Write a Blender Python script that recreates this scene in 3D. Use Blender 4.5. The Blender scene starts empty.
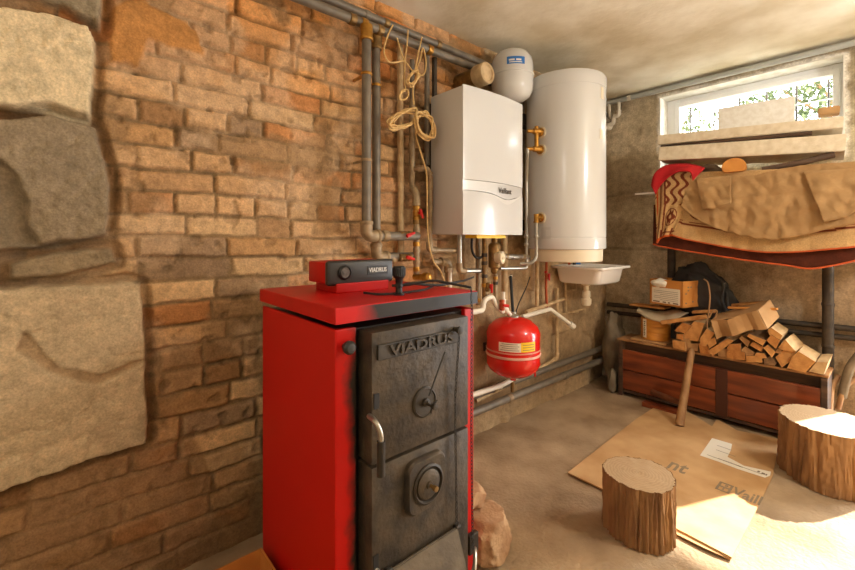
import bpy, bmesh, math, random
import numpy as np
from mathutils import Vector, Matrix, noise as mnoise
random.seed(7); rng = np.random.default_rng(11)
SC = bpy.context.scene; COL = SC.collection
PI = math.pi
# ------------------------------------------------------------------ camera geometry
CAM_H = 1.2; F = 415.0; HX, HY = 427.5, 238.0
D = Vector((.6587, .7524, 0)); R = Vector((.7524, -.6587, 0))
def P(px, py, x=None, y=None, z=None):
    """point of the room seen at a photo position, on the plane x=, y= or z="""
    v = D + R*((px-HX)/F) + Vector((0, 0, (HY-py)/F))
    if x is not None: s = x/v.x
    elif y is not None: s = y/v.y
    else: s = (z-CAM_H)/v.z
    return v*s + Vector((0, 0, CAM_H))
WY, WX, CZ = 1.72, 3.55, 2.38     # brick wall, back wall, ceiling
# ------------------------------------------------------------------ materials
def nodes(m):
    m.use_nodes = True
    return m.node_tree.nodes, m.node_tree.links
def mat(name, col, col2=None, rough=.6, metal=0, scale=8, bump=0, bscale=None, detail=6, stretch=None, lo=.35, hi=.65, coat=0, spec=None, third=None):
    m = bpy.data.materials.new(name); N, L = nodes(m)
    b = N['Principled BSDF']; b.inputs['Roughness'].default_value = rough; b.inputs['Metallic'].default_value = metal
    if coat: b.inputs['Coat Weight'].default_value = coat; b.inputs['Coat Roughness'].default_value = .08
    if spec is not None: b.inputs['Specular IOR Level'].default_value = spec
    b.inputs['Base Color'].default_value = (*col, 1)
    if col2 or bump:
        tc = N.new('ShaderNodeTexCoord'); mp = N.new('ShaderNodeMapping')
        L.new(tc.outputs['Object'], mp.inputs[0])
        if stretch: mp.inputs['Scale'].default_value = stretch
    if col2:
        n = N.new('ShaderNodeTexNoise'); n.inputs['Scale'].default_value = scale; n.inputs['Detail'].default_value = detail
        L.new(mp.outputs[0], n.inputs['Vector'])
        r = N.new('ShaderNodeValToRGB'); r.color_ramp.elements[0].position = lo; r.color_ramp.elements[1].position = hi
        r.color_ramp.elements[0].color = (*col, 1); r.color_ramp.elements[1].color = (*col2, 1)
        if third: e = r.color_ramp.elements.new((lo+hi)/2); e.color = (*third, 1)
        L.new(n.outputs['Fac'], r.inputs[0]); L.new(r.outputs[0], b.inputs['Base Color'])
    if bump:
        n2 = N.new('ShaderNodeTexNoise'); n2.inputs['Scale'].default_value = bscale or scale*4; n2.inputs['Detail'].default_value = 8
        L.new(mp.outputs[0], n2.inputs['Vector'])
        bp = N.new('ShaderNodeBump'); bp.inputs['Strength'].default_value = bump; bp.inputs['Distance'].default_value = .01
        L.new(n2.outputs['Fac'], bp.inputs['Height']); L.new(bp.outputs[0], b.inputs['Normal'])
    return m
def vmat(name, rough=.9, amt=.35, scale=90, bump=.5, bscale=140):
    """colour from the mesh's own pigment attribute, broken up by grain"""
    m = bpy.data.materials.new(name); N, L = nodes(m); b = N['Principled BSDF']
    b.inputs['Roughness'].default_value = rough; b.inputs['Specular IOR Level'].default_value = .2
    a = N.new('ShaderNodeAttribute'); a.attribute_name = 'pigment'
    tc = N.new('ShaderNodeTexCoord'); n = N.new('ShaderNodeTexNoise'); n.inputs['Scale'].default_value = scale; n.inputs['Detail'].default_value = 7
    L.new(tc.outputs['Object'], n.inputs['Vector'])
    mr = N.new('ShaderNodeMapRange'); mr.inputs['From Min'].default_value = .3; mr.inputs['From Max'].default_value = .7
    mr.inputs['To Min'].default_value = 1-amt; mr.inputs['To Max'].default_value = 1+amt
    L.new(n.outputs['Fac'], mr.inputs['Value'])
    # fine grit and pits on top of the broad grain
    g2 = N.new('ShaderNodeTexNoise'); g2.inputs['Scale'].default_value = scale*4.5; g2.inputs['Detail'].default_value = 4; g2.inputs['Roughness'].default_value = .7
    L.new(tc.outputs['Object'], g2.inputs['Vector'])
    m2 = N.new('ShaderNodeMapRange'); m2.inputs['From Min'].default_value = .32; m2.inputs['From Max'].default_value = .68; m2.inputs['To Min'].default_value = 1-amt*1.3; m2.inputs['To Max'].default_value = 1+amt*1.0
    L.new(g2.outputs['Fac'], m2.inputs['Value'])
    mm = N.new('ShaderNodeMath'); mm.operation = 'MULTIPLY'; L.new(mr.outputs[0], mm.inputs[0]); L.new(m2.outputs[0], mm.inputs[1])
    vm = N.new('ShaderNodeVectorMath'); vm.operation = 'MULTIPLY'
    L.new(a.outputs['Color'], vm.inputs[0]); L.new(mm.outputs[0], vm.inputs[1]); L.new(vm.outputs[0], b.inputs['Base Color'])
    if bump:
        n2 = N.new('ShaderNodeTexNoise'); n2.inputs['Scale'].default_value = bscale; n2.inputs['Detail'].default_value = 6
        L.new(tc.outputs['Object'], n2.inputs['Vector'])
        bp = N.new('ShaderNodeBump'); bp.inputs['Strength'].default_value = bump; bp.inputs['Distance'].default_value = .006
        L.new(n2.outputs['Fac'], bp.inputs['Height']); L.new(bp.outputs[0], b.inputs['Normal'])
    return m
def lin(r, g, b):
    f = lambda c: (c/255/12.92) if c/255 <= .04045 else ((c/255+.055)/1.055)**2.4
    return (f(r), f(g), f(b))
M = {}
M['brick'] = vmat('brick_masonry', amt=.17, scale=34, bump=.55, bscale=90)
M['backwall'] = vmat('stained_concrete', amt=.20, scale=22, bump=.8, bscale=60)
M['cloth_v'] = vmat('woven_rug', amt=.15, scale=160, bump=.4, bscale=300)
M['ceiling'] = mat('limewashed_concrete', lin(204, 190, 160), lin(232, 224, 204), .95, scale=3.5, bump=.5, bscale=22, detail=9)
M['floor'] = mat('dusty_screed', lin(136, 110, 80), lin(190, 164, 130), .95, scale=3.4, bump=.6, bscale=60, detail=10, lo=.3, hi=.7)
M['plainwall'] = mat('old_plaster', lin(226, 214, 190), lin(208, 192, 164), .95, scale=3, bump=.3)
M['plaster_white'] = mat('whitewashed_reveal', lin(238, 234, 224), lin(215, 208, 192), .9, scale=14, bump=.3)
M['pvc'] = mat('window_white', lin(240, 240, 238), rough=.35)
M['red'] = mat('red_enamel', lin(196, 14, 8), lin(176, 11, 7), .45, scale=5, spec=.3)
M['red_gloss'] = mat('red_vessel_enamel', lin(212, 22, 12), rough=.25, coat=.4)
M['iron'] = mat('sooty_cast_iron', lin(54, 46, 37), lin(84, 71, 54), .58, metal=.2, scale=16, bump=.3, bscale=70, detail=12)
M['iron_dark'] = mat('dark_cast_iron', lin(48, 42, 35), lin(64, 56, 46), .55, metal=.3, scale=12, bump=.1)
M['black'] = mat('black_plastic', lin(26, 25, 24), rough=.45)
M['panel'] = mat('anthracite_plastic', lin(48, 45, 42), rough=.42)
M['rubber'] = mat('black_rubber', lin(22, 21, 20), rough=.6)
M['white'] = mat('white_enamel', lin(206, 205, 203), rough=.2, coat=.3)
M['tank'] = mat('white_tank_jacket', lin(212, 211, 208), rough=.25, coat=.3)
M['cream'] = mat('aged_cream_plastic', lin(222, 208, 180), rough=.45)
M['ceramic'] = mat('sink_ceramic', lin(236, 232, 226), rough=.15, coat=.4)
M['silver'] = mat('silver_trim', lin(196, 194, 190), rough=.35, metal=.3)
M['casing'] = mat('grey_white_casing', lin(204, 202, 198), rough=.35)
M['pipe_grey'] = mat('grey_steel_pipe', lin(104, 95, 82), lin(124, 112, 95), .5, metal=.15, scale=20)
M['pipe_tan'] = mat('dusty_pipe', lin(168, 146, 112), lin(140, 116, 84), .5, metal=.2, scale=30)
M['pipe_white'] = mat('white_plastic_pipe', lin(225, 216, 198), rough=.4)
M['pipe_clay'] = mat('painted_wall_pipe', lin(204, 176, 134), lin(176, 146, 104), .7, scale=25, bump=.2)
M['pipe_dark'] = mat('black_iron_pipe', lin(58, 50, 42), lin(80, 68, 54), .6, metal=.3, scale=20)
M['steel'] = mat('bright_steel', lin(178, 172, 160), rough=.3, metal=.8)
M['brass'] = mat('brass', lin(190, 140, 60), lin(160, 112, 46), .35, metal=.75, scale=40)
M['bronze'] = mat('dull_bronze', lin(150, 118, 68), lin(118, 90, 52), .45, metal=.55, scale=40)
M['valve_red'] = mat('red_handle', lin(205, 24, 14), rough=.4)
M['yellow'] = mat('yellow_sticker', lin(240, 196, 20), rough=.5)
M['blue'] = mat('blue_sticker', lin(34, 112, 190), rough=.5)
M['label'] = mat('paper_label', lin(236, 228, 210), rough=.7)
M['ink'] = mat('print_ink', lin(70, 64, 56), rough=.7)
M['ink_soft'] = mat('faded_print', lin(128, 112, 88), rough=.8)
M['ink_white'] = mat('white_print', lin(225, 222, 215), rough=.5)
M['rope'] = mat('straw_coloured_cable', lin(222, 186, 124), lin(200, 160, 98), .7, scale=60)
M['card'] = mat('corrugated_cardboard', lin(190, 148, 98), lin(170, 128, 80), .85, scale=6, bump=.12)
M['card_sheet'] = mat('worn_cardboard_sheet', lin(186, 143, 92), lin(208, 168, 118), .85, scale=5, bump=.2, detail=9)
M['card_orange'] = mat('orange_cardboard', lin(208, 140, 62), lin(190, 120, 50), .8, scale=8, bump=.1)
M['chest'] = mat('red_brown_varnish', lin(146, 72, 36), lin(98, 42, 22), .33, scale=7, stretch=(1, .35, 3), coat=.2)
M['chest_dark'] = mat('bare_dark_plank', lin(92, 66, 44), lin(62, 44, 30), .75, scale=9, stretch=(1, .3, 4), bump=.2)
M['wood_end'] = mat('split_wood', lin(206, 150, 84), lin(176, 116, 58), .8, scale=22, stretch=(.5, 1, 1), bump=.25)
M['wood_warm'] = mat('orange_split_wood', lin(196, 134, 66), lin(166, 104, 48), .8, scale=26, stretch=(.5, 1, 1), bump=.25)
M['wood_dull'] = mat('weathered_split_wood', lin(176, 132, 82), lin(146, 102, 60), .85, scale=20, stretch=(.5, 1, 1), bump=.3)
M['wood_pale'] = mat('pale_split_wood', lin(205, 170, 120), lin(176, 138, 92), .8, scale=20, stretch=(.3, 1, 1), bump=.25)
M['bark'] = mat('log_bark', lin(148, 112, 74), lin(104, 74, 46), .9, scale=26, stretch=(.3, 1, 1), bump=.4)
M['stick'] = mat('worn_handle_wood', lin(176, 134, 86), lin(140, 98, 58), .6, scale=18, stretch=(1, 1, .2), bump=.1)
M['foam'] = mat('foam_board', lin(228, 214, 188), lin(205, 186, 152), .9, scale=30, bump=.2, lo=.3, hi=.75)
M['poly'] = mat('white_polystyrene', lin(238, 234, 226), lin(226, 220, 208), .9, scale=40, bump=.15)
M['canvas'] = mat('tan_canvas', lin(178, 140, 92), lin(160, 122, 76), .9, scale=9, bump=.3, bscale=60)
M['red_cloth'] = mat('red_cloth', lin(190, 16, 22), lin(168, 12, 18), .85, scale=12, bump=.2)
M['orange_hem'] = mat('orange_binding', lin(196, 84, 32), rough=.8)
M['rug_back'] = mat('rug_underside', lin(112, 50, 30), lin(86, 38, 24), .9, scale=20, bump=.3)
M['bag'] = mat('black_nylon', lin(44, 42, 40), lin(32, 30, 29), .6, scale=10, bump=.3, bscale=30)
M['stone'] = mat('grey_boulder', lin(132, 118, 96), lin(104, 90, 70), .95, scale=8, bump=.5, bscale=40)
M['rubble'] = mat('broken_masonry', lin(196, 160, 120), lin(168, 128, 92), .95, scale=12, bump=.6, bscale=50)
M['leaf'] = mat('leaf_green', lin(66, 86, 48), lin(116, 124, 84), .7, scale=2)
M['soil'] = mat('garden_soil', lin(120, 104, 78), lin(140, 130, 96), .95, scale=3)
M['drum'] = mat('honey_coloured_drum', lin(206, 140, 50), lin(190, 122, 40), .55, scale=14, stretch=(1, 1, 4))
M['copper'] = mat('copper_pipe', lin(176, 84, 50), rough=.4, metal=.5)
g = bpy.data.materials.new('window_glass'); N, L = nodes(g); b = N['Principled BSDF']
b.inputs['Transmission Weight'].default_value = 1; b.inputs['Roughness'].default_value = 0; b.inputs['IOR'].default_value = 1.01; b.inputs['Base Color'].default_value = (.98, .99, .98, 1)
M['glass'] = g
def soot_mat(name, x0, x1, axis=0, sign=1):
    """red enamel blackened by soot with a ragged border at a fixed place on the thing"""
    m = bpy.data.materials.new(name); N, L = nodes(m); b = N['Principled BSDF']; b.inputs['Roughness'].default_value = .45; b.inputs['Specular IOR Level'].default_value = .3
    tc = N.new('ShaderNodeTexCoord'); sp = N.new('ShaderNodeSeparateXYZ'); L.new(tc.outputs['Object'], sp.inputs[0])
    n = N.new('ShaderNodeTexNoise'); n.inputs['Scale'].default_value = 14; n.inputs['Detail'].default_value = 5; L.new(tc.outputs['Object'], n.inputs['Vector'])
    ad = N.new('ShaderNodeMath'); ad.operation = 'MULTIPLY_ADD'; ad.inputs[1].default_value = .09; L.new(n.outputs['Fac'], ad.inputs[0]); L.new(sp.outputs[axis], ad.inputs[2])
    mr = N.new('ShaderNodeMapRange'); mr.inputs['From Min'].default_value = x0+.045; mr.inputs['From Max'].default_value = x1+.045
    L.new(ad.outputs[0], mr.inputs['Value'])
    mx = N.new('ShaderNodeMix'); mx.data_type = 'RGBA'; L.new(mr.outputs[0], mx.inputs[0])
    mx.inputs[6].default_value = (*lin(198, 18, 10), 1); mx.inputs[7].default_value = (*lin(40, 34, 29), 1)
    L.new(mx.outputs[2], b.inputs['Base Color']); return m
# ------------------------------------------------------------------ object helpers
ORIG = {}
def link(o): COL.objects.link(o); return o
def root(name, loc, label, cat, group=None):
    o = bpy.data.objects.new(name, None); o.empty_display_size = .05; o.location = loc
    link(o); ORIG[o.name] = Vector(loc); o['label'] = label; o['category'] = cat
    if group: o['group'] = group
    return o
def obj(name, bm, m, parent=None, smooth=False, label=None, cat=None, group=None, kind=None, solid=None, norm=True):
    """one bmesh becomes one object; vertices are given in room coordinates"""
    if norm and bm.faces: bmesh.ops.recalc_face_normals(bm, faces=bm.faces)
    if parent is not None: org = ORIG[parent.name]
    elif kind == 'structure': org = Vector((0, 0, 0))
    else:
        vs = [v.co for v in bm.verts]
        org = Vector(((min(v.x for v in vs)+max(v.x for v in vs))/2, (min(v.y for v in vs)+max(v.y for v in vs))/2, min(v.z for v in vs)))
    bm.transform(Matrix.Translation(-org))
    me = bpy.data.meshes.new(name); bm.to_mesh(me); bm.free()
    for x in (m if isinstance(m, (list, tuple)) else [m]): me.materials.append(x)
    if smooth:
        me.polygons.foreach_set('use_smooth', [True]*len(me.polygons))
        try: me.set_sharp_from_angle(angle=math.radians(42))
        except Exception: pass
    o = bpy.data.objects.new(name, me); link(o)
    ORIG[o.name] = org
    if parent is not None: o.parent = parent
    else: o.location = org
    if label: o['label'] = label
    if cat: o['category'] = cat
    if group: o['group'] = group
    if kind: o['kind'] = kind
    if solid:
        s = o.modifiers.new('thickness', 'SOLIDIFY'); s.thickness = solid; s.offset = 0
    return o
def BM(): return bmesh.new()
def box(bm, lo, hi, bev=0, rot=None, seg=2):
    lo = Vector(lo); hi = Vector(hi); c = (lo+hi)/2; s = hi-lo
    r = bmesh.ops.create_cube(bm, size=1, matrix=Matrix.Translation(c) @ (rot.to_4x4() if rot else Matrix()) @ Matrix.Diagonal((s.x, s.y, s.z, 1)))
    if bev:
        es = list({e for v in r['verts'] for e in v.link_edges})
        bmesh.ops.bevel(bm, geom=es, offset=bev, segments=seg, affect='EDGES', profile=.5)
    return bm
def frame_of(t):
    t = t.normalized(); a = Vector((0, 0, 1)) if abs(t.z) < .9 else Vector((1, 0, 0))
    u = t.cross(a).normalized(); return u, t.cross(u).normalized()
def rounded(pts, rad, n=5):
    pts = [Vector(p) for p in pts]; out = [pts[0]]
    for i in range(1, len(pts)-1):
        a, b, c = pts[i-1], pts[i], pts[i+1]
        r = min(rad, (a-b).length*.45, (c-b).length*.45)
        p, q = b+(a-b).normalized()*r, b+(c-b).normalized()*r
        for k in range(n+1):
            t = k/n; out.append(p*(1-t)**2 + b*2*t*(1-t) + q*t*t)
    out.append(pts[-1]); return out
def tube(bm, pts, r, seg=12, rad=0, cap=True):
    pts = rounded(pts, rad) if rad and len(pts) > 2 else [Vector(p) for p in pts]
    rings = []; u = None
    for i, p in enumerate(pts):
        t = (pts[min(i+1, len(pts)-1)]-pts[max(i-1, 0)])
        if t.length < 1e-7: t = Vector((0, 0, 1))
        t.normalize()
        if u is None: u, w = frame_of(t)
        else:
            u = (u-t*u.dot(t))
            if u.length < 1e-6: u, w = frame_of(t)
            u.normalize(); w = t.cross(u)
        rr = r[i] if isinstance(r, (list, tuple)) else r
        rings.append([bm.verts.new(p+(u*math.cos(a)+w*math.sin(a))*rr) for a in (2*PI*k/seg for k in range(seg))])
    for A, B in zip(rings, rings[1:]):
        for k in range(seg): bm.faces.new((A[k], A[(k+1) % seg], B[(k+1) % seg], B[k]))
    if cap:
        bm.faces.new(rings[0][::-1]); bm.faces.new(rings[-1])
    return bm
def smooth_path(pts, n=8):
    """Catmull-Rom through the points"""
    p = [Vector(q) for q in pts]; p = [p[0]*2-p[1]]+p+[p[-1]*2-p[-2]]; out = []
    for i in range(1, len(p)-2):
        for k in range(n):
            t = k/n; a, b, c, d = p[i-1:i+3]
            out.append(.5*((2*b)+(c-a)*t+(2*a-5*b+4*c-d)*t*t+(3*b-a-3*c+d)*t**3))
    out.append(p[-2]); return out
def lathe(bm, prof, base=(0, 0, 0), axis=(0, 0, 1), seg=32, sq=1.0):
    ax = Vector(axis).normalized(); u, w = frame_of(ax); base = Vector(base); rings = []
    for r, h in prof:
        if r < 1e-5: rings.append([bm.verts.new(base+ax*h)])
        else: rings.append([bm.verts.new(base+ax*h+(u*math.cos(a)+w*math.sin(a))*r) for a in (2*PI*k/seg for k in range(seg))])
    for A, B in zip(rings, rings[1:]):
        for k in range(seg):
            if len(A) == 1 and len(B) == 1: continue
            if len(A) == 1: bm.faces.new((A[0], B[(k+1) % seg], B[k]))
            elif len(B) == 1: bm.faces.new((A[k], A[(k+1) % seg], B[0]))
            else: bm.faces.new((A[k], A[(k+1) % seg], B[(k+1) % seg], B[k]))
    if len(rings[0]) > 1: bm.faces.new(rings[0][::-1])
    if len(rings[-1]) > 1: bm.faces.new(rings[-1])
    return bm
def prism(bm, poly, ext, side_mat=0):
    ext = Vector(ext); A = [bm.verts.new(Vector(p)) for p in poly]; B = [bm.verts.new(Vector(p)+ext) for p in poly]
    n = len(A); f = bm.faces.new(A); f2 = bm.faces.new(B[::-1])
    for k in range(n):
        q = bm.faces.new((A[k], A[(k+1) % n], B[(k+1) % n], B[k])); q.material_index = side_mat
    return bm
def resample(pts, n):
    pts = [Vector(p) for p in pts]; L = [0]
    for a, b in zip(pts, pts[1:]): L.append(L[-1]+(b-a).length)
    out = []
    for k in range(n):
        s = L[-1]*k/(n-1); i = 0
        while i < len(L)-2 and L[i+1] < s: i += 1
        t = (s-L[i])/max(L[i+1]-L[i], 1e-9); out.append(pts[i].lerp(pts[i+1], t))
    return out
def loft(bm, rows, nu=60, nv=10, disp=None):
    rows = [resample(smooth_path(r, 6) if len(r) > 2 else r, nu) for r in rows]; G = []
    for a, b in zip(rows, rows[1:]):
        for k in range(nv): G.append([p.lerp(q, k/nv) for p, q in zip(a, b)])
    G.append(rows[-1]); V = []
    for j, row in enumerate(G):
        V.append([bm.verts.new(p+(disp(i/(nu-1), j/(len(G)-1), p) if disp else Vector())) for i, p in enumerate(row)])
    for A, B in zip(V, V[1:]):
        for k in range(nu-1): bm.faces.new((A[k], A[k+1], B[k+1], B[k]))
    return bm
def nz(p, s): return mnoise.noise(Vector(p)*s)
def text_bm(body, size, mtx, depth=.0008, bold=0, sx=1.0):
    cu = bpy.data.curves.new('lettering', 'FONT'); cu.body = body; cu.size = size; cu.extrude = depth; cu.offset = bold*size
    cu.align_x = 'CENTER'; cu.align_y = 'CENTER'; cu.resolution_u = 3
    t = bpy.data.objects.new('lettering_source', cu); link(t); bpy.context.view_layer.update()
    me = bpy.data.meshes.new_from_object(t.evaluated_get(bpy.context.evaluated_depsgraph_get()))
    bm = bmesh.new(); bm.from_mesh(me); bm.transform(Matrix(mtx) @ Matrix.Diagonal((sx, 1, 1, 1)))
    bpy.data.objects.remove(t); bpy.data.meshes.remove(me); bpy.data.curves.remove(cu); return bm
def basis(o, ex, ey):
    ex = Vector(ex).normalized(); ey = Vector(ey); ey = (ey-ex*ey.dot(ex)).normalized(); ez = ex.cross(ey)
    m = Matrix((ex, ey, ez)).transposed().to_4x4(); m.translation = Vector(o); return m
def rrect(x0, x1, y0, y1, r, z, n=5):
    out = []
    for cx, cy, a0 in ((x1-r, y1-r, 0), (x0+r, y1-r, PI/2), (x0+r, y0+r, PI), (x1-r, y0+r, 1.5*PI)):
        for k in range(n+1): a = a0+PI/2*k/n; out.append(Vector((cx+r*math.cos(a), cy+r*math.sin(a), z)))
    return out
def rings_mesh(bm, rings, cap0=True, cap1=True):
    V = [[bm.verts.new(p) for p in r] for r in rings]
    for A, C in zip(V, V[1:]):
        for k in range(len(A)): bm.faces.new((A[k], A[(k+1) % len(A)], C[(k+1) % len(A)], C[k]))
    if cap0: bm.faces.new(V[0][::-1])
    if cap1: bm.faces.new(V[-1])
    return bm
# value noise on arrays
def vnoise(a, b, s, seed=0):
    q = np.random.default_rng(seed).random((128, 128)); a = a*s; b = b*s
    i = np.floor(a).astype(int); j = np.floor(b).astype(int); u = a-i; v = b-j
    u = u*u*(3-2*u); v = v*v*(3-2*v); g = lambda x, y: q[x % 128, y % 128]
    return (g(i, j)*(1-u)+g(i+1, j)*u)*(1-v)+(g(i, j+1)*(1-u)+g(i+1, j+1)*u)*v
def fbm(a, b, s, o=4, seed=0):
    r = 0; w = 0
    for k in range(o): r = r+vnoise(a, b, s*2**k, seed+k)*.5**k; w += .5**k
    return r/w
def sstep(t): t = np.clip(t, 0, 1); return t*t*(3-2*t)
def grid_mesh(name, A, B, to3, colour, m, skip=None, kind='structure', parent=None):
    """relief sheet over the coordinate arrays; one pigment per vertex"""
    n, k = A.shape; co = to3.reshape(-1, 3); idx = np.arange(n*k).reshape(n, k)
    f = np.stack([idx[:-1, :-1], idx[1:, :-1], idx[1:, 1:], idx[:-1, 1:]], -1).reshape(-1, 4)
    if skip is not None: f = f[~skip.reshape(-1)]
    me = bpy.data.meshes.new(name); me.vertices.add(n*k); me.vertices.foreach_set('co', co.astype(np.float32).ravel())
    me.loops.add(len(f)*4); me.loops.foreach_set('vertex_index', f.ravel().astype(np.int32))
    me.polygons.add(len(f)); me.polygons.foreach_set('loop_start', np.arange(0, len(f)*4, 4, dtype=np.int32))
    me.update(calc_edges=True); me.validate()
    at = me.color_attributes.new('pigment', 'FLOAT_COLOR', 'POINT')
    c = np.ones((n*k, 4), np.float32); c[:, :3] = colour.reshape(-1, 3); at.data.foreach_set('color', c.ravel())
    me.materials.append(m); o = bpy.data.objects.new(name, me); link(o); ORIG[o.name] = Vector((0, 0, 0))
    if kind: o['kind'] = kind
    if parent: o.parent = parent
    return o
def poly_sd(X, Z, poly):
    """positive inside"""
    d = np.full(X.shape, 9.); ins = np.zeros(X.shape, bool); n = len(poly)
    for k in range(n):
        (x0, z0), (x1, z1) = poly[k], poly[(k+1) % n]; ex, ez = x1-x0, z1-z0
        t = np.clip(((X-x0)*ex+(Z-z0)*ez)/(ex*ex+ez*ez+1e-12), 0, 1)
        d = np.minimum(d, np.hypot(X-x0-t*ex, Z-z0-t*ez))
        c = ((z0 > Z) != (z1 > Z)) & (X < (x1-x0)*(Z-z0)/(z1-z0+1e-12)+x0); ins ^= c
    return np.where(ins, d, -d)

# ================================================================== THE SETTING
xs = np.concatenate([np.arange(-1.2, -.25, .04), np.arange(-.25, 2.05, .006), np.arange(2.05, WX+.02, .011)])
zs = np.arange(-.03, CZ+.012, .006)
X, Z = np.meshgrid(xs, zs, indexing='ij')
wx = X+.012*(fbm(X, Z, 9, 3, 1)-.5)+.006*(fbm(X, Z, 45, 2, 5)-.5); wz = Z+.030*(fbm(X, Z, 2.2, 2, 20)-.5)+.013*(fbm(X, Z, 14, 3, 9)-.5)
CH = .080; row = np.floor(wz/CH).astype(int); dz = np.minimum(wz-row*CH, (row+1)*CH-wz)
h = np.zeros_like(X); col = np.zeros(X.shape+(3,))
pal = np.array([lin(196, 154, 108), lin(206, 168, 122), lin(188, 144, 96), lin(178, 138, 96), lin(202, 160, 114), lin(168, 126, 84), lin(190, 132, 82), lin(160, 130, 98)])
mort = np.array(lin(140, 112, 78))*(.7+.6*fbm(X, Z, 12, 4, 3))[..., None]
col[:] = mort; h[:] = .004*fbm(X, Z, 30, 4, 7)
for r in range(row.min(), row.max()+1):
    msk = row == r
    if not msk.any(): continue
    b0 = -1.5-rng.random()*.2; cuts = [b0]
    while cuts[-1] < 4: cuts.append(cuts[-1]+(rng.choice([.272, .27, .25, .14, .29]) if r % 4 else rng.choice([.14, .14, .27]))*(.94+.12*rng.random()))
    cuts = np.array(cuts); k = np.searchsorted(cuts, wx[msk])-1; nb = len(cuts)
    dx = np.minimum(wx[msk]-cuts[k], cuts[k+1]-wx[msk]); wid = .0015+.0045*rng.random(nb); d = np.minimum(dx, dz[msk]*1.0)-wid[k]
    prot = .008+.012*rng.random(nb); prot[rng.random(nb) < .07] = .002; tilt = (rng.random(nb)-.5)*.05
    c = pal[rng.integers(0, len(pal), nb)]*(.84+.32*rng.random(nb))[:, None]
    hh = sstep(d/.007)*(prot[k]+tilt[k]*(wx[msk]-cuts[k]-.13)); h[msk] = h[msk]+hh
    a = sstep(d/.005)[:, None]; mm = col[msk]; col[msk] = mm*(1-a)+c[k]*a
# clay-rich orange firing higher up, dust smears, chipped faces
or_ = sstep((Z-1.75+.5*(fbm(X, Z, 3, 3, 33)-.5))/.45)[..., None]; col = col*(1-or_*.75)+or_*.75*col*np.array([1.22, .88, .52])
dust = sstep((fbm(X, Z, 5, 5, 40)-.46)/.16)[..., None]*.5; col = col*(1-dust)+dust*np.array(lin(210, 176, 138))
smear = sstep((fbm(X, Z, 4.5, 4, 60)-.60)/.06); h = np.where(smear > 0, h*(1-.6*smear)+.008*smear, h); col = col*(1-.65*smear[..., None])+.65*smear[..., None]*np.array(lin(150, 118, 82))
chip = sstep((fbm(X, Z, 22, 3, 70)-.66)/.05); h -= .006*chip; col *= (1-.25*chip)[..., None]
h += .0035*(fbm(X, Z, 60, 3, 80)-.5)+.012*(fbm(X, Z, 1.6, 2, 81)-.5)
# clay patch at the top beside the stones
q = [P(a, b_, y=1.71) for a, b_ in ((108, 5), (140, -5), (200, 30), (206, 58), (150, 42), (140, 68), (110, 62))]
sd = poly_sd(X, Z, [(p.x, p.z) for p in q])+.02*(fbm(X, Z, 25, 3, 90)-.5); a = sstep(sd/.015); h = h*(1-a)+a*(.018+.01*fbm(X, Z, 14, 4, 91)); col = col*(1-a[..., None])+a[..., None]*np.array(lin(188, 132, 74))*(.7+.6*fbm(X, Z, 18, 4, 92))[..., None]
# rough plastered rubble towards the back corner
pl = sstep((X-1.72+.35*(fbm(X, Z, 2.5, 3, 50)-.5)-.16*sstep((Z-1.5)/.5))/.05)
px_ = fbm(X, Z, 7, 5, 51); cell = fbm(X, Z, 3.2, 2, 55); hp = .022*px_+.02*sstep((cell-.5)/.04)
cp = (np.array(lin(150, 122, 88))*(1-px_[..., None])+np.array(lin(192, 164, 126))*px_[..., None])*(.75+.5*fbm(X, Z, 16, 4, 57))[..., None]*np.where(cell > .52, 1.05, .9)[..., None]
h = h*(1-pl)+hp*pl; col = col*(1-pl[..., None])+cp*pl[..., None]
# rubble base under the big stones
base = sstep((.60-Z-.25*(X+.1)-.2*sstep((X-.35)/.1))/.03); rb = fbm(X, Z, 8, 4, 65)
col = col*(1-.6*base[..., None])+.6*base[..., None]*np.array(lin(138, 104, 68))*(.7+.6*rb)[..., None]; h = h*(1-.4*base)+.4*base*.02*rb
# big dressed stones at the left
def wp(L): return [(P(a, b_, y=1.69).x, P(a, b_, y=1.69).z) for a, b_ in L]
stones = [([(-70, -25), (15, -8), (60, 5), (100, 28), (104, -20), (60, -60), (-80, -60)], lin(150, 134, 108), .045),
          ([(-80, -2), (0, 7), (45, 12), (90, 26), (96, 40), (93, 100), (92, 124), (45, 112), (-80, 96)], lin(222, 200, 160), .06),
          ([(-80, 105), (0, 118), (50, 114), (96, 128), (104, 160), (110, 190), (108, 235), (60, 250), (-80, 252)], lin(150, 132, 106), .05),
          ([(5, 262), (60, 250), (112, 248), (117, 262), (60, 278), (8, 284)], lin(160, 140, 110), .035),
          ([(-90, 292), (0, 288), (130, 281), (142, 284), (145, 340), (149, 420), (146, 442), (80, 463), (0, 492), (-90, 520)], lin(202, 180, 146), .06)]
for n_, (pp, c, ht) in enumerate(stones):
    sd = poly_sd(X, Z, wp(pp))+.014*(fbm(X, Z, 18, 4, 100+n_)-.5); a = sstep((sd+.004)/.012)
    ro_ = (1, .35, 1.5, 1.2, .45)[n_]; e = sstep(sd/.009)*ht*.4+ht*.6+ro_*(.024*(fbm(X, Z, 2.2, 3, 130+n_)-.5)+.018*(fbm(X, Z, 6, 6, 110+n_)-.5))-.004*sstep((fbm(X, Z, 38, 3, 116+n_)-.60)/.05)+.004*(fbm(X, Z, 60, 2, 115)-.5)
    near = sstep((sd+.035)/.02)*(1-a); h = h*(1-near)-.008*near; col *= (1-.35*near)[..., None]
    h = h*(1-a)+a*e; g_ = .78+.44*fbm(X, Z, 9, 5, 120+n_); col = col*(1-a[..., None])+a[..., None]*np.array(c)*g_[..., None]
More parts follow.
